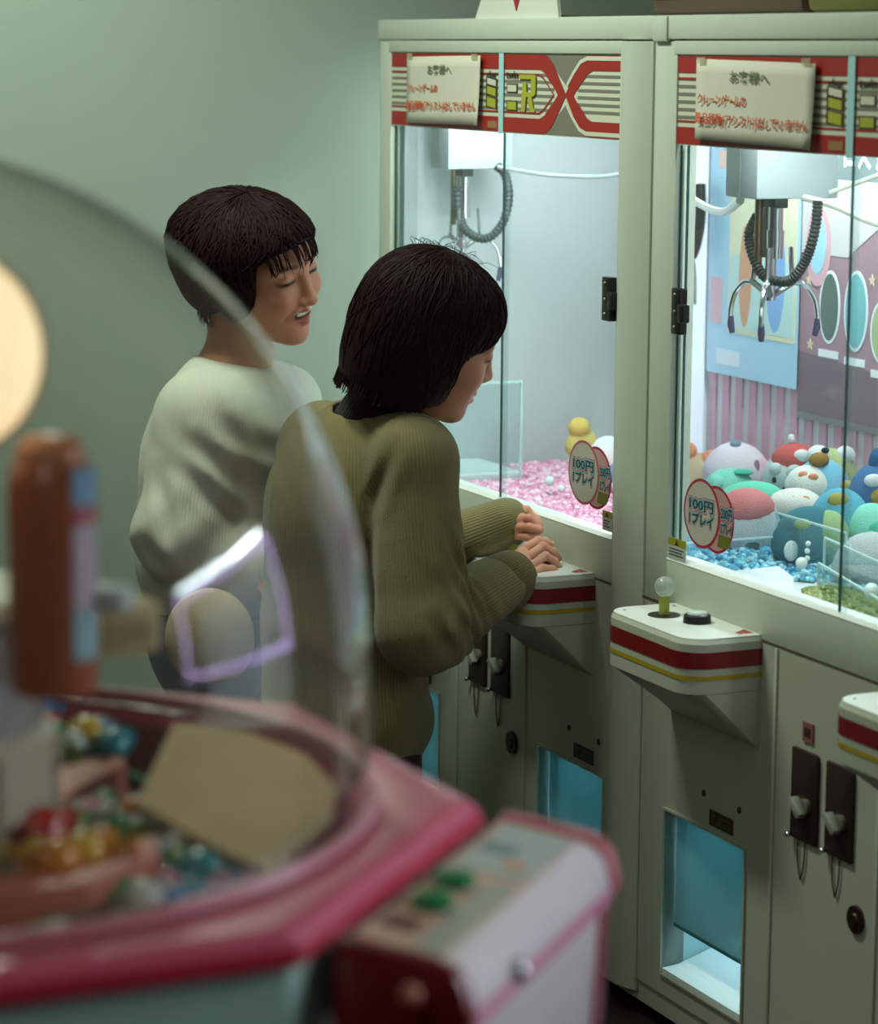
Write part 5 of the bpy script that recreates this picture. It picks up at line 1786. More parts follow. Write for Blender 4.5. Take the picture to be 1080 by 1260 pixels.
hair_mesh('hair', hair2, HF2, HC2, HS2, (-0.17, -0.13, -0.15), (0.14, 0.13, 0.165), 0.0032, p2, None, amp=0.0003)
hair_strands('hair_locks', hair2, HF2, HC2, HS2, p2, 620, None, 0.7, None, ctr=(-0.03, 0, 0.0), seed=5)
mb = MB()
for k in range(46):
    a = random.uniform(-0.9, 0.9)
    t = random.uniform(1.15, 2.1)
    q0 = np.array([-0.030 + 0.108 * math.cos(t) * math.cos(a), 0.094 * math.sin(a), 0.040 + 0.102 * math.sin(t) * math.cos(a * 0.6)])
    q1 = q0 * 1.05 + np.array([random.uniform(-0.01, 0.03), random.uniform(-0.01, 0.01), random.uniform(0.0, 0.012)])
    q2 = q0 * 1.04 + np.array([random.uniform(0.02, 0.05), random.uniform(-0.015, 0.015), random.uniform(-0.012, 0.006)])
    p, r = strand([HC2 + HF2 @ (q * HS2) for q in (q0, q1, q2)], 0.0006, 0.0003, n=7)
    mb.tube(p, r, 4)
tag(mb.build('loose_hairs', M_HAIR, p2, smooth=True, world=True), kind='stuff')
mb = MB()
for k in range(150):   # ends of the bob
    a = random.uniform(1.3, 5.0)
    q0 = np.array([-0.036 + 0.090 * math.cos(a), 0.094 * math.sin(a), -0.070])
    q1 = q0 + np.array([0, 0, -0.026 + 0.19 * (q0[0] + 0.045)])
    q2 = q1 + np.array([random.uniform(-0.004, 0.004), random.uniform(-0.004, 0.004), random.uniform(-0.007, 0.0)])
    p, r = strand([HC2 + HF2 @ (q * HS2) for q in (q0, q1, q2)], 0.0018, 0.0005, n=6)
    mb.tube(p, r, 5)
tag(mb.build('hair_tips', M_HAIR, p2, smooth=True, world=True), kind='stuff')

# ---- the laughing companion in the white sweater
F1 = np.array([0.80, 0.0, 0.0]) + np.array([0, -0.10, 0])
F1 /= np.linalg.norm(F1)
R1_ = np.array([F1[1], -F1[0], 0.0])
B1 = np.stack([F1, -R1_, Z3], 1)
Y1 = 5.05
hip1 = px(262, 770, Y1)
waist1 = px(266, 680, Y1)
chest1 = px(272, 565, Y1)
neck1 = px(290, 452, Y1)
shR1 = px(252, 512, Y1 - 0.13)
elR1 = px(222, 655, Y1 - 0.16)
wrR1 = px(300, 700, Y1 - 0.16)
shL1 = px(340, 500, Y1 + 0.13)
elL1 = px(372, 640, Y1 + 0.16)
wrL1 = px(430, 690, Y1 + 0.14)
p1 = empty('person', tuple([hip1[0], hip1[1], 0.0]), 0)
tag(p1, 'laughing person with short dark hair in a loose white sweater, beside the wall', 'person')


def sweater1(P):
    d = s_ell(P, chest1, (0.135, 0.19, 0.17), B1)
    d = smin(d, s_ell(P, waist1, (0.145, 0.18, 0.17), B1), 0.08)
    d = smin(d, s_cone(P, shL1, shR1, 0.074, 0.076), 0.07)
    d = smin(d, s_cone(P, neck1 - np.array([0, 0, 0.045]), chest1, 0.085, 0.12), 0.06)
    a = s_cone(P, shR1, elR1, 0.078, 0.080)
    a = smin(a, s_cone(P, elR1, wrR1, 0.078, 0.055), 0.03)
    b = s_cone(P, shL1, elL1, 0.080, 0.072)
    b = smin(b, s_cone(P, elL1, wrL1, 0.072, 0.05), 0.03)
    d = smin(d, a, 0.03)
    d = smin(d, b, 0.03)
    # slanting folds that fan out from the arm pit
    q = P - np.asarray(px(318, 560, Y1 - 0.16), np.float32)
    u = q @ F1.astype(np.float32)
    w = q[:, 2]
    m = np.exp(-((u + 0.03) / 0.09) ** 2 - ((w + 0.01) / 0.13) ** 2)
    d = d + 0.0045 * m * np.sin(u * 70 + w * 42 + 3 * np.sin(w * 20))
    q = P - np.asarray(elR1, np.float32)
    m = np.exp(-(np.linalg.norm(q, axis=1) / 0.12) ** 3)
    d = d + 0.003 * m * np.sin(q[:, 2] * 60 - (q @ F1.astype(np.float32)) * 60)
    d = creases(P, d, [(px(282, 482, Y1), px(316, 590, Y1)), (px(262, 520, Y1), px(322, 612, Y1)), (px(246, 560, Y1), px(318, 640, Y1)), (px(212, 560, Y1), px(226, 650, Y1)), (px(190, 640, Y1), px(232, 690, Y1))], chest1[1], 0.0055, 0.012)
    hgt = (P - np.asarray(neck1, np.float32)) @ np.array([0.18, 0, 0.98], np.float32)
    d = smax(d, hgt - 0.012, 0.012)
    return smax(d, (hip1[2] + 0.03) - P[:, 2], 0.012)


lo = np.minimum.reduce([hip1 - 0.25, elR1 - 0.13])
hi = np.maximum.reduce([shL1 + 0.13, wrL1 + 0.10, neck1 + 0.08])
v, f = surface(sweater1, lo, hi, 0.0065)
v = relax(v, f, 2)
M_WKNIT = knit_mat('white_knit', (222, 224, 208), rib=0.004, depth=0.18, var=0.12)
sw1 = raw_mesh('sweater', v, f, M_WKNIT, p1, attrs={'rib': around(v, hip1, chest1, F1) * 0.16})
cuff('cuff', elR1, wrR1, 0.050, M_WKNIT, sw1)
cuff('cuff', elL1, wrL1, 0.046, M_WKNIT, sw1)
HF1 = frame3((0.823, -0.52, -0.229), (0.568, 0.769, 0.294))
HC1 = px(318.1, 328, Y1 - 0.03)
SK1 = (196, 136, 106)
HS1 = 1.07
parts = build_head(HF1, HC1, HS1, 1, SK1)
nk1 = HC1 + HF1 @ np.array([-0.035, 0, -0.07])


def torso_inner1(P):
    d = s_cone(P, nk1, neck1 - np.array([0, 0, 0.05]), 0.056, 0.064)
    d = smin(d, s_cone(P, neck1 + np.array([-0.02, 0, -0.035]), shR1 + np.array([0, 0, 0.02]), 0.055, 0.045), 0.04)
    d = smin(d, s_cone(P, neck1 + np.array([-0.02, 0, -0.035]), shL1 + np.array([0, 0, 0.02]), 0.055, 0.045), 0.04)
    d = smin(d, s_ell(P, chest1, (0.10, 0.15, 0.14), B1), 0.05)
    d = smin(d, s_cone(P, chest1, hip1, 0.10, 0.115), 0.05)
    for (a, b, c) in ((shR1, elR1, wrR1), (shL1, elL1, wrL1)):
        d = smin(d, s_cone(P, a, b, 0.046, 0.042), 0.02)
        d = smin(d, s_cone(P, b, c, 0.042, 0.028), 0.02)
    return d


v, f = surface(torso_inner1, np.minimum(lo, nk1 - 0.12), np.maximum(hi, nk1 + 0.12), 0.008)
v = relax(v, f, 1)
parts.append((v, f, np.array(lin(SK1))))
for (e, w, sd) in ((elR1, wrR1, -1), (elL1, wrL1, 1)):
    t = (w - e) / np.linalg.norm(w - e)
    sv = np.cross(t, Z3)
    sv /= np.linalg.norm(sv)
    dn = np.cross(sv, t)
    fing = []
    for k, L in enumerate((0.060, 0.068, 0.064, 0.050)):
        b0 = w + t * 0.085 + sv * (0.027 - 0.018 * k)
        fing.append(([b0, b0 + t * L * 0.5 - dn * 0.004, b0 + t * L * 0.8 - dn * 0.018, b0 + t * L - dn * 0.032], [0.0092, 0.0088, 0.0082, 0.007]))
    b0 = w + t * 0.03 + sv * 0.03
    fing.append(([b0, b0 + t * 0.03 + sv * 0.014 - dn * 0.006, b0 + t * 0.055 + sv * 0.014 - dn * 0.014], [0.011, 0.0095, 0.008]))
    palm = [(w, w + t * 0.08 + sv * 0.024, 0.02, 0.012), (w, w + t * 0.085, 0.02, 0.013), (w, w + t * 0.08 - sv * 0.024, 0.02, 0.012), (w - t * 0.04, w, 0.026, 0.022)]
    hv, hf = chain_hand(fing, palm, 0.0022)
    parts.append((hv, hf, np.array(lin(SK1))))
bv, bf, bc = join_meshes(parts)
raw_mesh('body', bv, bf, M_SKIN, p1, colors=bc)
legs('jeans', hip1 - np.array([0, 0, 0.02]), B1, knit_mat('blue_denim', (98, 130, 144), rib=0.002, depth=0.1, var=0.4), p1, 0.088)


def hair1(P):
    d = s_ell(P, (-0.040, 0, 0.024), (0.130, 0.108, 0.090))
    d = smin(d, s_ell(P, (-0.010, 0, 0.034), (0.110, 0.090, 0.084)), 0.03)
    d = smin(d, s_ell(P, (-0.075, 0, -0.045), (0.060, 0.075, 0.060)), 0.05)
    for s in (-1, 1):
        d = smin(d, s_ell(P, (0.006, s * 0.074, -0.020), (0.036, 0.018, 0.050)), 0.02)    # over the ears
    o = smax(0.040 - P[:, 0] + 1.5 * P[:, 1] ** 2, P[:, 2] - 0.066 + 3.0 * P[:, 1] ** 2, 0.03)
    d = smax(d, -o, 0.010)
    d = smax(d, -s_ell(P, (0.055, 0, -0.115), (0.092, 0.095, 0.062)), 0.012)
    return d


hair_mesh('hair', hair1, HF1, HC1, HS1, (-0.19, -0.14, -0.13), (0.13, 0.13, 0.165), 0.0032, p1, None, amp=0.0004)
hair_strands('hair_locks', hair1, HF1, HC1, HS1, p1, 620, None, 0.6, None, ctr=(-0.03, 0, 0.01), jit=0.35, seed=9, lift=0.002, rad=0.002)
mb = MB()
for k in range(46):
    y = random.choice((-0.060, -0.046, -0.034, -0.016, 0.004, 0.020, 0.040)) + random.uniform(-0.007, 0.007)
    x = 0.096 - 5.5 * y * y
    z0 = 0.080 - 3 * y * y
    dy = -0.10 * (y + 0.02) + random.uniform(-0.010, 0.010)
    q = [np.array([x - 0.040, y * 0.9 - dy, z0 + 0.016]), np.array([x - 0.006, y, z0 - 0.012]), np.array([x + 0.005, y + dy * 0.5, z0 - 0.036]), np.array([x + 0.003 + random.uniform(-0.004, 0.008), y + dy * 1.3, random.uniform(0.022, 0.052)])]
    p, r = strand([HC1 + HF1 @ (a * HS1) for a in q], 0.0018, 0.0003, n=9)
    mb.tube(p, r, 5)
for k in range(60):    # nape and sides
    a = random.uniform(1.7, 4.6)
    q0 = np.array([-0.035 + 0.078 * math.cos(a), 0.076 * math.sin(a), -0.05])
    q = [q0, q0 * np.array([0.97, 0.97, 1]) + np.array([0, 0, -0.025]), q0 * np.array([0.95, 0.93, 1]) + np.array([random.uniform(-0.006, 0.006), 0, -0.045 - random.uniform(0, 0.012)])]
    p, r = strand([HC1 + HF1 @ (b * HS1) for b in q], 0.0024, 0.0006, n=6)
    mb.tube(p, r, 5)
tag(mb.build('hair_tips', M_HAIR, p1, smooth=True, world=True), kind='stuff')
# bag at the companion's side
bagc = px(258, 785, Y1 - 0.24)
bag = empty('shoulder_bag', tuple([bagc[0], bagc[1], bagc[2] - 0.085]), 0.05)
tag(bag, 'rounded beige shoulder bag at the hip of the laughing person', 'bag')


def bag_sdf(P):
    d = s_ell(P, (0, 0, 0.085), (0.078, 0.036, 0.088))
    return smax(d, 0.004 - P[:, 2], 0.02)


v, f = surface(bag_sdf, (-0.1, -0.06, -0.02), (0.1, 0.06, 0.2), 0.006)
raw_mesh('pouch', v, f, mat('bag_canvas', (176, 158, 128), 0.85, bump=0.3, bscale=200), bag, world=False)
sp = parent_world(bag).inverted()
pts = [sp @ Vector(tuple(p)) for p in (bagc + np.array([-0.06, 0.02, 0.04]), px(222, 690, Y1 - 0.26), px(226, 560, Y1 - 0.25), px(232, 480, Y1 - 0.20), px(250, 452, Y1 - 0.10))]
MB().tube(curve_pts([tuple(p) for p in pts], 24), 0.004, 6).build('strap', mat('bag_strap', (168, 156, 132), 0.8), bag, smooth=True) if False else None

# ------------------------------------------------------------------ dome candy machine in the foreground
DC = np.array([-0.478, 2.295])
RZ = 1.0                       # height of the rim
APO = 0.476
dome_root = empty('dome_candy_machine', (DC[0], DC[1], 0.0), 0.0)
tag(dome_root, 'pink rimmed candy crane machine under a clear dome in the foreground', 'arcade machine')
M_PINK = mat('pink_plastic', (218, 100, 126), 0.32, var=0.12, vscale=9, coat=0.3)
M_PINKD = mat('deep_pink_plastic', (190, 34, 66), 0.35, coat=0.2)
M_REDIN = mat('inner_red', (132, 34, 38), 0.5)
M_TEAL = mat('cabinet_pale_teal', (176, 214, 198), 0.5, var=0.08)


def octo(k, apo):
    a = math.radians(-20 - 22.5 + 45 * k)
    r = apo / math.cos(math.radians(22.5))
    return np.array([r * math.cos(a), r * math.sin(a)])


def oct_pt(k, s, apo):
    return octo(k, apo) * (1 - s) + octo(k + 1, apo) * s


for k in range(8):
    n = 10
    V = []
    lay = [(APO - 0.012, RZ - 0.026), (APO - 0.001, RZ - 0.024), (APO + 0.001, RZ - 0.014), (APO - 0.002, RZ - 0.006), (APO - 0.009, RZ + 0.000), (APO - 0.022, RZ + 0.002)]
    for (a, z) in lay:
        V.append([(*oct_pt(k, s, a), z) for s in np.linspace(0, 1, n)])
    circ = []
    for (r, z) in ((0.432, RZ - 0.004), (0.424, RZ - 0.006), (0.421, RZ - 0.03), (0.418, RZ - 0.075)):
        row = []
        for s in np.linspace(0, 1, n):
            p = oct_pt(k, s, APO)
            p = p / np.linalg.norm(p) * r
            row.append((p[0], p[1], z))
        V.append(row)
    m = MB()
    flat = [p for row in V for p in row]
    f = []
    for i in range(len(V) - 1):
        for j in range(n - 1):
            f.append((i * n + j, i * n + j + 1, (i + 1) * n + j + 1, (i + 1) * n + j))
    m.add(flat, f)
    seg_ = m.build('rim_segment', M_PINK, dome_root, smooth=True, sharp=50)
    # deeper pink lip under the rim
    lp = [(*oct_pt(k, s, a), z) for (a, z) in ((APO - 0.001, RZ - 0.0250), (APO + 0.0025, RZ - 0.022), (APO + 0.0028, RZ - 0.014), (APO + 0.0010, RZ - 0.009)) for s in (0.0, 1.0)]
    MB().add(lp, [(0, 1, 3, 2), (2, 3, 5, 4), (4, 5, 7, 6)]).build('rim_lip', M_PINKD, seg_, smooth=True)
    # cabinet panel below
    q = [octo(k, 0.468), octo(k + 1, 0.468), octo(k + 1, 0.440), octo(k, 0.440)]
    MB().prism([tuple(p) for p in q], 0.06, RZ - 0.023, 'z').build('cabinet_panel', M_TEAL, dome_root)
MB().prism([tuple(octo(k, 0.40)) for k in range(8)], 0.0, 0.06, 'z').build('plinth', M_BLACK, dome_root)
# dome: hemisphere on a short drum
prof = [(0.4235, RZ - 0.01), (0.4235, RZ + 0.06), (0.4225, 1.13)]
prof += [(0.4225 * math.cos(t), 1.13 + 0.4225 * math.sin(t)) for t in np.linspace(0.06, math.pi / 2, 26)]
M_DOME = glass_mat('dome_acrylic', (250, 251, 247), refl=1.15, rough=0.015, ior=1.50, haze=0.05, hazecol=(214, 212, 194))  # haze paints in the veil of room reflections over the dome
MB().lathe(prof, (0, 0, 0), 96, cap=False).build('dome', M_DOME, dome_root, smooth=True, sharp=80)
MB().lathe([(0.427, RZ - 0.004), (0.431, RZ + 0.004), (0.427, RZ + 0.010), (0.4205, RZ + 0.010), (0.4205, RZ - 0.004), (0.427, RZ - 0.004)], (0, 0, 0), 96, cap=False).build('dome_foot_ring', mat('ring_rose', (196, 120, 132), 0.3, coat=0.3), dome_root, smooth=True)
# well: dark floor and inner wall
MB().lathe([(0.0, 0.0), (0.424, 0.0)], (0, 0, RZ - 0.085), 64, cap=False).build('well_floor', mat('well_dark', (70, 26, 26), 0.5), dome_root)
MB().lathe([(0.418, RZ - 0.085), (0.416, RZ - 0.02)], (0, 0, 0), 64, cap=False).build('well_wall', M_REDIN, dome_root, smooth=True)
# pusher decks: salmon shelves around the tower
M_SALM = mat('salmon_shelf', (196, 112, 96), 0.45)


def local(x, y, z):
    p = pxz(x, y, z)
    return (p[0] - DC[0], p[1] - DC[1], z)


def slab(name, pts, zt, zb, material, parent=None, z_off=None):
    m = MB()
    n = len(pts)
    top = [local(x, y, zt) for x, y in pts]
    v = top + [(p[0], p[1], zb) for p in top]
    m.add(v, [tuple(range(n)), tuple(range(2 * n - 1, n - 1, -1))] + [(i, (i + 1) % n, n + (i + 1) % n, n + i) for i in range(n)])
    return m.build(name, material, parent or dome_root, bevel=0.003)


slab('upper_deck', [(-120, 960), (55, 945), (148, 925), (156, 938), (60, 990), (-120, 1010)], 0.985, 0.925, M_SALM)
slab('lower_deck', [(-150, 1075), (20, 1072), (120, 1045), (190, 1025), (198, 1050), (110, 1085), (0, 1100), (-150, 1110)], 0.985, 0.93, M_SALM)
slab('front_ledge', [(-150, 1105), (120, 1085), (135, 1115), (0, 1130), (-150, 1140)], 0.965, 0.93, mat('ledge_brown', (128, 100, 84), 0.6))
slab('light_bar', [(-20, 1150), (82, 1128), (88, 1150), (-20, 1172)], 0.968, 0.955, mat('bar_pale', (206, 214, 196), 0.4))
MB().tube([local(150, 950, 0.955), local(182, 962, 0.955)], 0.004, 8).build('green_tube', mat('tube_green', (60, 170, 130), 0.3), dome_root, smooth=True)
# central tower
MB().lathe([(0.160, 0.915), (0.160, 1.06), (0.150, 1.07), (0.150, 1.17), (0.140, 1.18), (0.0, 1.18)], (0, 0, 0), 48).build('tower', mat('tower_cream', (196, 188, 166), 0.4, var=0.2, vscale=8), dome_root, smooth=True, sharp=30)
MB().lathe([(0.152, 1.072), (0.1525, 1.10), (0.152, 1.168)], (0, 0, 0), 48, cap=False).build('tower_window', mat('tower_grey', (150, 152, 148), 0.2), dome_root, smooth=True)
for k in range(10):
    a = math.radians(36 * k)
    MB().tube([(0.161 * math.cos(a), 0.161 * math.sin(a), 0.92), (0.161 * math.cos(a), 0.161 * math.sin(a), 1.06)], 0.005, 6).build('tower_rib', mat('tower_cream', (196, 188, 166)), dome_root, smooth=True)

# cardboard sheet leaning inside
cb = [pxz(214, 892, 1.022), pxz(300, 902, 1.018), pxz(375, 930, 1.010), pxz(415, 972, 1.000), pxz(408, 1012, 0.990), pxz(335, 1078, 0.975), pxz(262, 1042, 0.982), pxz(168, 990, 0.992)]
cen = sum(cb) / len(cb)
card2 = empty('cardboard_sheet', (cen[0], cen[1], cen[2] - 0.004), 0)
tag(card2, 'tan cardboard sheet lying among the candies under the dome', 'cardboard')
n = len(cb)
v = [tuple(p - cen + np.array([0, 0, 0.006])) for p in cb] + [tuple(p - cen + np.array([0, 0, 0.0])) for p in cb]
MB().add(v, [tuple(range(n)), tuple(range(2 * n - 1, n - 1, -1))] + [(i, (i + 1) % n, n + (i + 1) % n, n + i) for i in range(n)]).build('sheet', mat('cardboard_tan', (200, 164, 106), 0.7, var=0.25, vscale=14), card2)

# warm ring lamp on the tower
lc = px(-79, 432, 2.16)
lampr = empty('ring_lamp', tuple(lc - np.array([0, 0, 0.09])), 0)
tag(lampr, 'round warm white lamp glowing under the dome', 'lamp')
MB().ell((0, 0, 0.09), (0.082, 0.05, 0.082), seg=36, rings=20).build('diffuser', mat('lamp_warm', (255, 236, 196), 0.5, emit=(255, 232, 182), estr=0.95), lampr, smooth=True)
tp = [(0.0805 * math.cos(t), -0.0, 0.09 + 0.0805 * math.sin(t)) for t in np.linspace(0, 2 * math.pi, 49)[:-1]]
MB().tube(tp, 0.0045, 8, closed=True).build('bezel', mat('lamp_bezel', (222, 178, 122), 0.4), lampr, smooth=True)
MB().tube([(0, 0.02, 0.01), (-0.03, 0.06, -0.16)], 0.012, 10).build('stem', mat('tower_cream', (196, 188, 166)), lampr, smooth=True)
# orange jar with a printed label
jb = px(66, 852, 2.15)
jar = empty('candy_jar', tuple(jb), 0)
tag(jar, 'orange candy jar with a blue and pink label on the tower', 'jar')
MB().lathe([(0.0, 0.0), (0.030, 0.0), (0.034, 0.006), (0.034, 0.160), (0.030, 0.178), (0.022, 0.188), (0.0, 0.192)], (0, 0, 0), 32).build('jar_body', mat('jar_orange', (196, 96, 48), 0.35, var=0.45, vscale=22, coat=0.4), jar, smooth=True)
for (z0, z1, col) in ((0.150, 0.178, (120, 176, 214)), (0.135, 0.149, (190, 80, 90)), (0.070, 0.134, (206, 190, 206)), (0.030, 0.069, (150, 196, 206))):
    MB().lathe([(0.0346, z0), (0.0346, z1)], (0, 0, 0), 12, a0=-0.95, a1=0.45).build('label_band', mat('jar_label_%d' % int(z0 * 1000), col, 0.4), jar, smooth=True)
MB().lathe([(0.0, 0), (0.027, 0), (0.026, 0.012), (0.018, 0.02), (0, 0.022)], (0, 0, 0.180), 24).build('jar_lid', mat('jar_lid_peach', (214, 140, 96), 0.4), jar, smooth=True)
for (x, y, Y, sx, sy, sz, rz_, nm, lab, col) in ((142, 800, 2.22, 0.030, 0.022, 0.040, 0.6, 'candy_box', 'cream candy box beside the orange jar', (206, 184, 132)), (120, 748, 2.16, 0.026, 0.012, 0.018, -0.3, 'candy_packet', 'small white packet lying on the cream candy box', (206, 222, 222))):
    b = px(x, y, Y)
    o = empty(nm, tuple(b), rz_)
    tag(o, lab, nm.split('_')[1])
    MB().box(-sx, sx, -sy, sy, 0, sz).build('carton', mat(nm + '_card', col, 0.5), o, bevel=0.003)
    MB().box(-sx * 0.7, sx * 0.7, -sy - 0.001, -sy + 0.001, sz * 0.2, sz * 0.7).build('print_panel', mat(nm + '_print', tuple(int(c * 0.85) for c in col), 0.5), o)

# wrapped candies
CCOL = [('green', (40, 160, 96)), ('yellow', (220, 180, 40)), ('blue', (40, 150, 220)), ('red', (186, 30, 34)), ('pink', (214, 130, 160)), ('white', (214, 222, 214)), ('teal', (10, 146, 160)), ('lime', (116, 156, 40)), ('amber', (220, 140, 16)), ('violet', (170, 150, 200))]
CD = dict(CCOL)
SPOT = [
    # upper deck
    (70, 905, 0.990, 'green', 0.016, 'upper'), (88, 918, 0.990, 'white', 0.018, 'upper'), (105, 905, 0.994, 'yellow', 0.022, 'upper'), (120, 895, 0.996, 'blue', 0.012, 'upper'), (140, 917, 0.990, 'teal', 0.019, 'upper'), (62, 925, 0.990, 'lime', 0.017, 'upper'),
    (55, 870, 0.996, 'blue', 0.011, 'upper'), (60, 888, 0.996, 'red', 0.012, 'upper'),
    # well between the decks
    (52, 1022, 0.992, 'red', 0.024, 'lower'), (100, 1003, 0.975, 'white', 0.016, 'well'), (108, 996, 0.980, 'pink', 0.012, 'well'), (132, 1004, 0.975, 'white', 0.015, 'well'), (128, 990, 0.975, 'green', 0.015, 'well'), (88, 1018, 0.975, 'lime', 0.016, 'well'), (165, 1000, 0.975, 'amber', 0.017, 'well'), (170, 1025, 0.972, 'lime', 0.016, 'well'), (150, 1018, 0.97, 'green', 0.014, 'well'),
    (70, 1058, 0.99, 'amber', 0.021, 'lower'), (100, 1048, 0.99, 'yellow', 0.020, 'lower'), (125, 1040, 0.99, 'amber', 0.018, 'lower'), (48, 1052, 0.99, 'yellow', 0.017, 'lower'),
    # front right group
    (195, 1058, 0.965, 'teal', 0.014, 'front'), (220, 1062, 0.965, 'lime', 0.015, 'front'), (245, 1072, 0.968, 'teal', 0.021, 'front'), (250, 1052, 0.968, 'violet', 0.014, 'front'), (300, 1065, 0.968, 'green', 0.012, 'front'), (205, 1090, 0.962, 'pink', 0.015, 'front'), (185, 1080, 0.962, 'lime', 0.018, 'front'), (150, 1102, 0.962, 'green', 0.019, 'front'), (176, 1108, 0.962, 'white', 0.020, 'front'), (215, 1110, 0.958, 'blue', 0.014, 'front'), (235, 1100, 0.958, 'teal', 0.016, 'front'), (270, 1088, 0.96, 'pink', 0.014, 'front'), (310, 1080, 0.96, 'pink', 0.012, 'front'), (120, 1095, 0.966, 'violet', 0.014, 'front'), (268, 1065, 0.962, 'amber', 0.010, 'front'), (230, 1045, 0.966, 'lime', 0.012, 'front'),
]
WHERE = {'upper': 'on the upper salmon shelf', 'lower': 'on the lower salmon shelf', 'well': 'in the dark well between the shelves', 'front': 'in front of the cardboard sheet'}
SIZEW = [(0.0125, 'tiny'), (0.0155, 'small'), (0.0185, 'medium'), (0.0205, 'large'), (1, 'biggest')]
used = {}
for (x, y, z, cn, r, wh) in SPOT:
    p = pxz(x, y, z)
    o = empty('wrapped_candy', (p[0], p[1], z - r * 0.85), random.uniform(0, 3.1))
    szw = next(wd_ for lim, wd_ in SIZEW if r <= lim)
    lab = '%s %s wrapped candy %s' % (szw, cn, WHERE[wh])
    used[lab] = used.get(lab, 0) + 1
    if used[lab] > 1:
        lab = '%s %s wrapped candy %s, %s of the pair' % (szw, cn, WHERE[wh], 'nearer' if used[lab] == 2 else 'nearest')
    tag(o, lab, 'candy', 'wrapped candies under the dome')
    m_ = mat('candy_' + cn, CD[cn], 0.25, coat=0.6, var=0.2, vscale=90)
    MB().ell((0, 0, r * 0.85), (r, r * 0.85, r * 0.85), seg=14, rings=9).build('sweet', m_, o, smooth=True)
    for s in (-1, 1):
        w_ = []
        nn = 12
        for (dx, rr) in ((0.92, 0.22), (1.15, 0.12), (1.55, 0.50)):
            w_.append([(s * dx * r, rr * r * (1 + 0.25 * (k % 2)) * math.cos(2 * math.pi * k / nn), r * 0.85 + rr * r * (1 + 0.25 * (k % 2)) * math.sin(2 * math.pi * k / nn)) for k in range(nn)])
        V = [q for row in w_ for q in row]
        MB().add(V, [(i * nn + k, i * nn + (k + 1) % nn, (i + 1) * nn + (k + 1) % nn, (i + 1) * nn + k) for i in range(2) for k in range(nn)]).build('wrapper_twist', m_, o, smooth=True)

# control box on the near right side of the rim
c1, c2 = octo(1, APO), octo(0, APO)
ev = (c1 - c2) / np.linalg.norm(c1 - c2)
ov = np.array([ev[1], -ev[0]])


def cbp(s, o, z):
    p = c2 + ev * s + ov * o
    return (p[0], p[1], z)


# profile across the box: from the rim outward (o, z)
profb = [(0.004, 0.80), (0.004, 0.972), (0.010, 0.978), (0.078, 0.968), (0.092, 0.963), (0.102, 0.952), (0.108, 0.928), (0.107, 0.920), (0.098, 0.914), (0.092, 0.80)]
s0, s1 = 0.055, 0.440
m = MB()
rows = [[cbp(s, a, z) for (a, z) in profb] for s in (s0 + 0.02, s1 - 0.02)]
nb = len(profb)
m.add([p for r_ in rows for p in r_], [(i, i + 1, nb + i + 1, nb + i) for i in range(nb - 1)] + [(nb - 1, 0, nb, 2 * nb - 1), tuple(range(nb - 1, -1, -1)), tuple(range(nb, 2 * nb))])
cbx = m.build('control_box', mat('box_pale_pink', (232, 222, 220), 0.3, coat=0.4), dome_root, smooth=True, sharp=35)
for (a, b, col, nm) in ((s0, s0 + 0.02, (120, 14, 20), 'end_cap'), (s1 - 0.02, s1, (206, 104, 112), 'end_cap')):
    m = MB()
    rows = [[cbp(s, o_ + (0.004 if o_ > 0.05 else 0), z + (0.004 if z > 0.85 else 0)) for (o_, z) in profb] for s in (a, b)]
    m.add([p for r_ in rows for p in r_], [(i, i + 1, nb + i + 1, nb + i) for i in range(nb - 1)] + [(nb - 1, 0, nb, 2 * nb - 1), tuple(range(nb - 1, -1, -1)), tuple(range(nb, 2 * nb))])
    m.build(nm, mat('cap_%d' % col[0], col, 0.35, coat=0.3), cbx, bevel=0.004)
# top plate with print, two green buttons, dark slot
def plate(s_a, s_b, o_a, o_b, material, nm, dz=0.001):
    def zt(o):
        return 0.978 + (0.968 - 0.978) * (o - 0.010) / 0.070 + dz
    v = [cbp(s_a, o_a, zt(o_a)), cbp(s_b, o_a, zt(o_a)), cbp(s_b, o_b, zt(o_b)), cbp(s_a, o_b, zt(o_b))]
    v += [(p[0], p[1], p[2] - 0.0012) for p in v]
    MB().add(v, [(0, 1, 2, 3), (7, 6, 5, 4), (0, 4, 5, 1), (1, 5, 6, 2), (2, 6, 7, 3), (3, 7, 4, 0)]).build(nm, material, cbx)


plate(s0 + 0.024, s1 - 0.024, 0.012, 0.080, mat('plate_peach', (206, 170, 148), 0.45), 'top_plate', 0.001)
plate(s0 + 0.03, s1 - 0.18, 0.056, 0.079, mat('plate_sage', (170, 176, 156), 0.45), 'print_strip', 0.0016)
plate(s1 - 0.16, s1 - 0.03, 0.018, 0.078, mat('plate_mint', (176, 190, 178), 0.45), 'print_strip', 0.0016)
plate(s1 - 0.11, s1 - 0.085, 0.02, 0.05, mat('plate_slate', (120, 140, 140), 0.45), 'print_mark', 0.002)
plate(s1 - 0.14, s1 - 0.12, 0.05, 0.068, mat('plate_orange', (214, 150, 120), 0.45), 'print_mark', 0.002)
plate(s0 + 0.055, s0 + 0.085, 0.018, 0.046, mat('plate_dark', (110, 50, 48), 0.5), 'card_slot', 0.002)
for (s, o) in ((0.175, 0.038), (0.235, 0.034)):
    c = cbp(s, o, 0.976)
    MB().lathe([(0.0, 0), (0.017, 0), (0.017, 0.006), (0.013, 0.010), (0, 0.011)], c, 24).build('green_button', mat('button_green', (20, 130, 70), 0.3, coat=0.4), cbx, smooth=True)
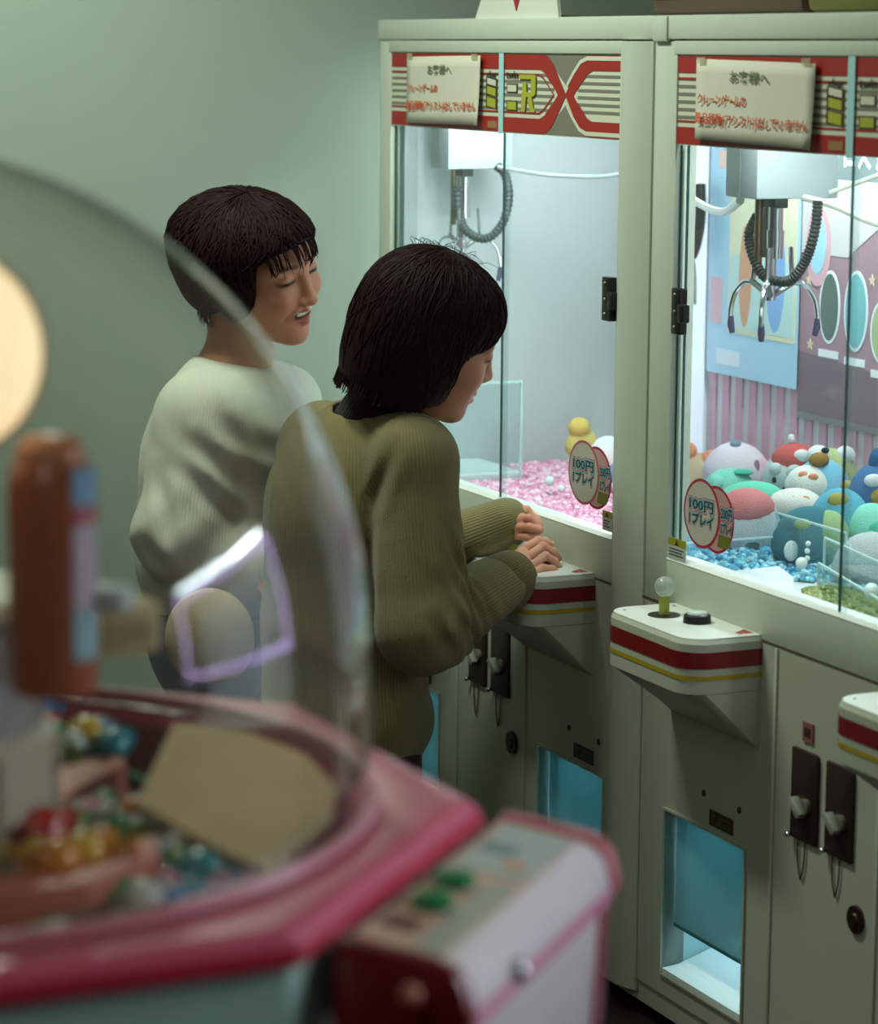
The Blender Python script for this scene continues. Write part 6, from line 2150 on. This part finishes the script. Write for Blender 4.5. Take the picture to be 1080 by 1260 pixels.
tr = [cbp(s, o, z) for s in (s0 + 0.02, s1 - 0.02) for (o, z) in ((0.1078, 0.930), (0.1100, 0.925), (0.1085, 0.917), (0.0985, 0.912))]
MB().add(tr, [(0, 1, 5, 4), (1, 2, 6, 5), (2, 3, 7, 6)]).build('pink_trim', mat('trim_pink', (214, 130, 160), 0.35), cbx, smooth=True)
c = cbp(0.17, 0.108, 0.934)
MB().ell(c, (0.010, 0.010, 0.010)).build('key_lock', M_CHROME, cbx, smooth=True)
MB().ell(cbp(0.03, 0.075, 0.955), (0.008, 0.008, 0.008)).build('bolt', mat('bolt_copper', (190, 110, 90), 0.4), cbx, smooth=True)
lowv = [cbp(s, o, z) for z in (0.04, 0.915) for (s, o) in ((s0 + 0.012, -0.03), (s1 - 0.012, -0.03), (s1 - 0.012, 0.088), (s0 + 0.012, 0.088))]
MB().add(lowv, [(0, 1, 2, 3), (4, 5, 6, 7), (0, 1, 5, 4), (1, 2, 6, 5), (2, 3, 7, 6), (3, 0, 4, 7)]).build('coin_cabinet', mat('coin_cabinet_white', (226, 234, 236), 0.4), dome_root, bevel=0.004)

# ------------------------------------------------------------------ a further machine of the row, seen only as a reflection in the dome
m3 = empty('claw_machine', tuple(wpt(2.0, 0, 0)), rot)
tag(m3, 'claw machine with a lavender light frame, mirrored in the dome', 'claw machine', 'white claw machines side by side')
MB().box(0, 1.16, 0.0, 0.6, 0.03, 0.80).build('cabinet', M_CREAM2, m3, bevel=0.004)
MB().box(0, 1.16, 0.55, 0.6, 0.80, 1.62).build('back_wall', M_INT, m3)
MB().box(0, 1.16, 0.0, 0.6, 1.62, 1.68).build('header_cap', M_CREAM, m3, bevel=0.004)
for (a, b) in ((0.0, 0.05), (1.11, 1.16)):
    MB().box(a, b, 0.0, 0.05, 0.80, 1.62).build('stile', M_CREAM, m3)
MB().box(0.05, 1.11, 0.01, 0.015, 0.80, 1.62).build('glass_pane', M_GLASS, m3)
LAV = mat('led_lavender', (220, 200, 255), 0.4, emit=(210, 184, 255), estr=10.0)
for (x0, x1, z0, z1) in ((0.06, 1.10, 1.055, 1.085), (0.06, 1.10, 1.52, 1.55), (0.06, 0.09, 1.085, 1.52), (1.07, 1.10, 1.085, 1.52)):
    MB().box(x0, x1, -0.012, 0.0, z0, z1).build('light_tube', LAV, m3, bevel=0.003)
MB().box(0.55, 1.05, -0.012, 0.0, 1.575, 1.61).build('white_light_tube', mat('led_cool', (230, 245, 250), 0.4, emit=(226, 246, 250), estr=34.0), m3, bevel=0.003)
lamp(m3, 'light_bar', 0.10, 1.06, 0.06, 0.10, 1.60, 28, (0.96, 0.98, 1.0))
for fx in (0.06, 1.10):
    MB().box(fx - 0.02, fx + 0.02, 0.05, 0.09, 0.0, 0.032).build('foot', M_BLACK, m3)
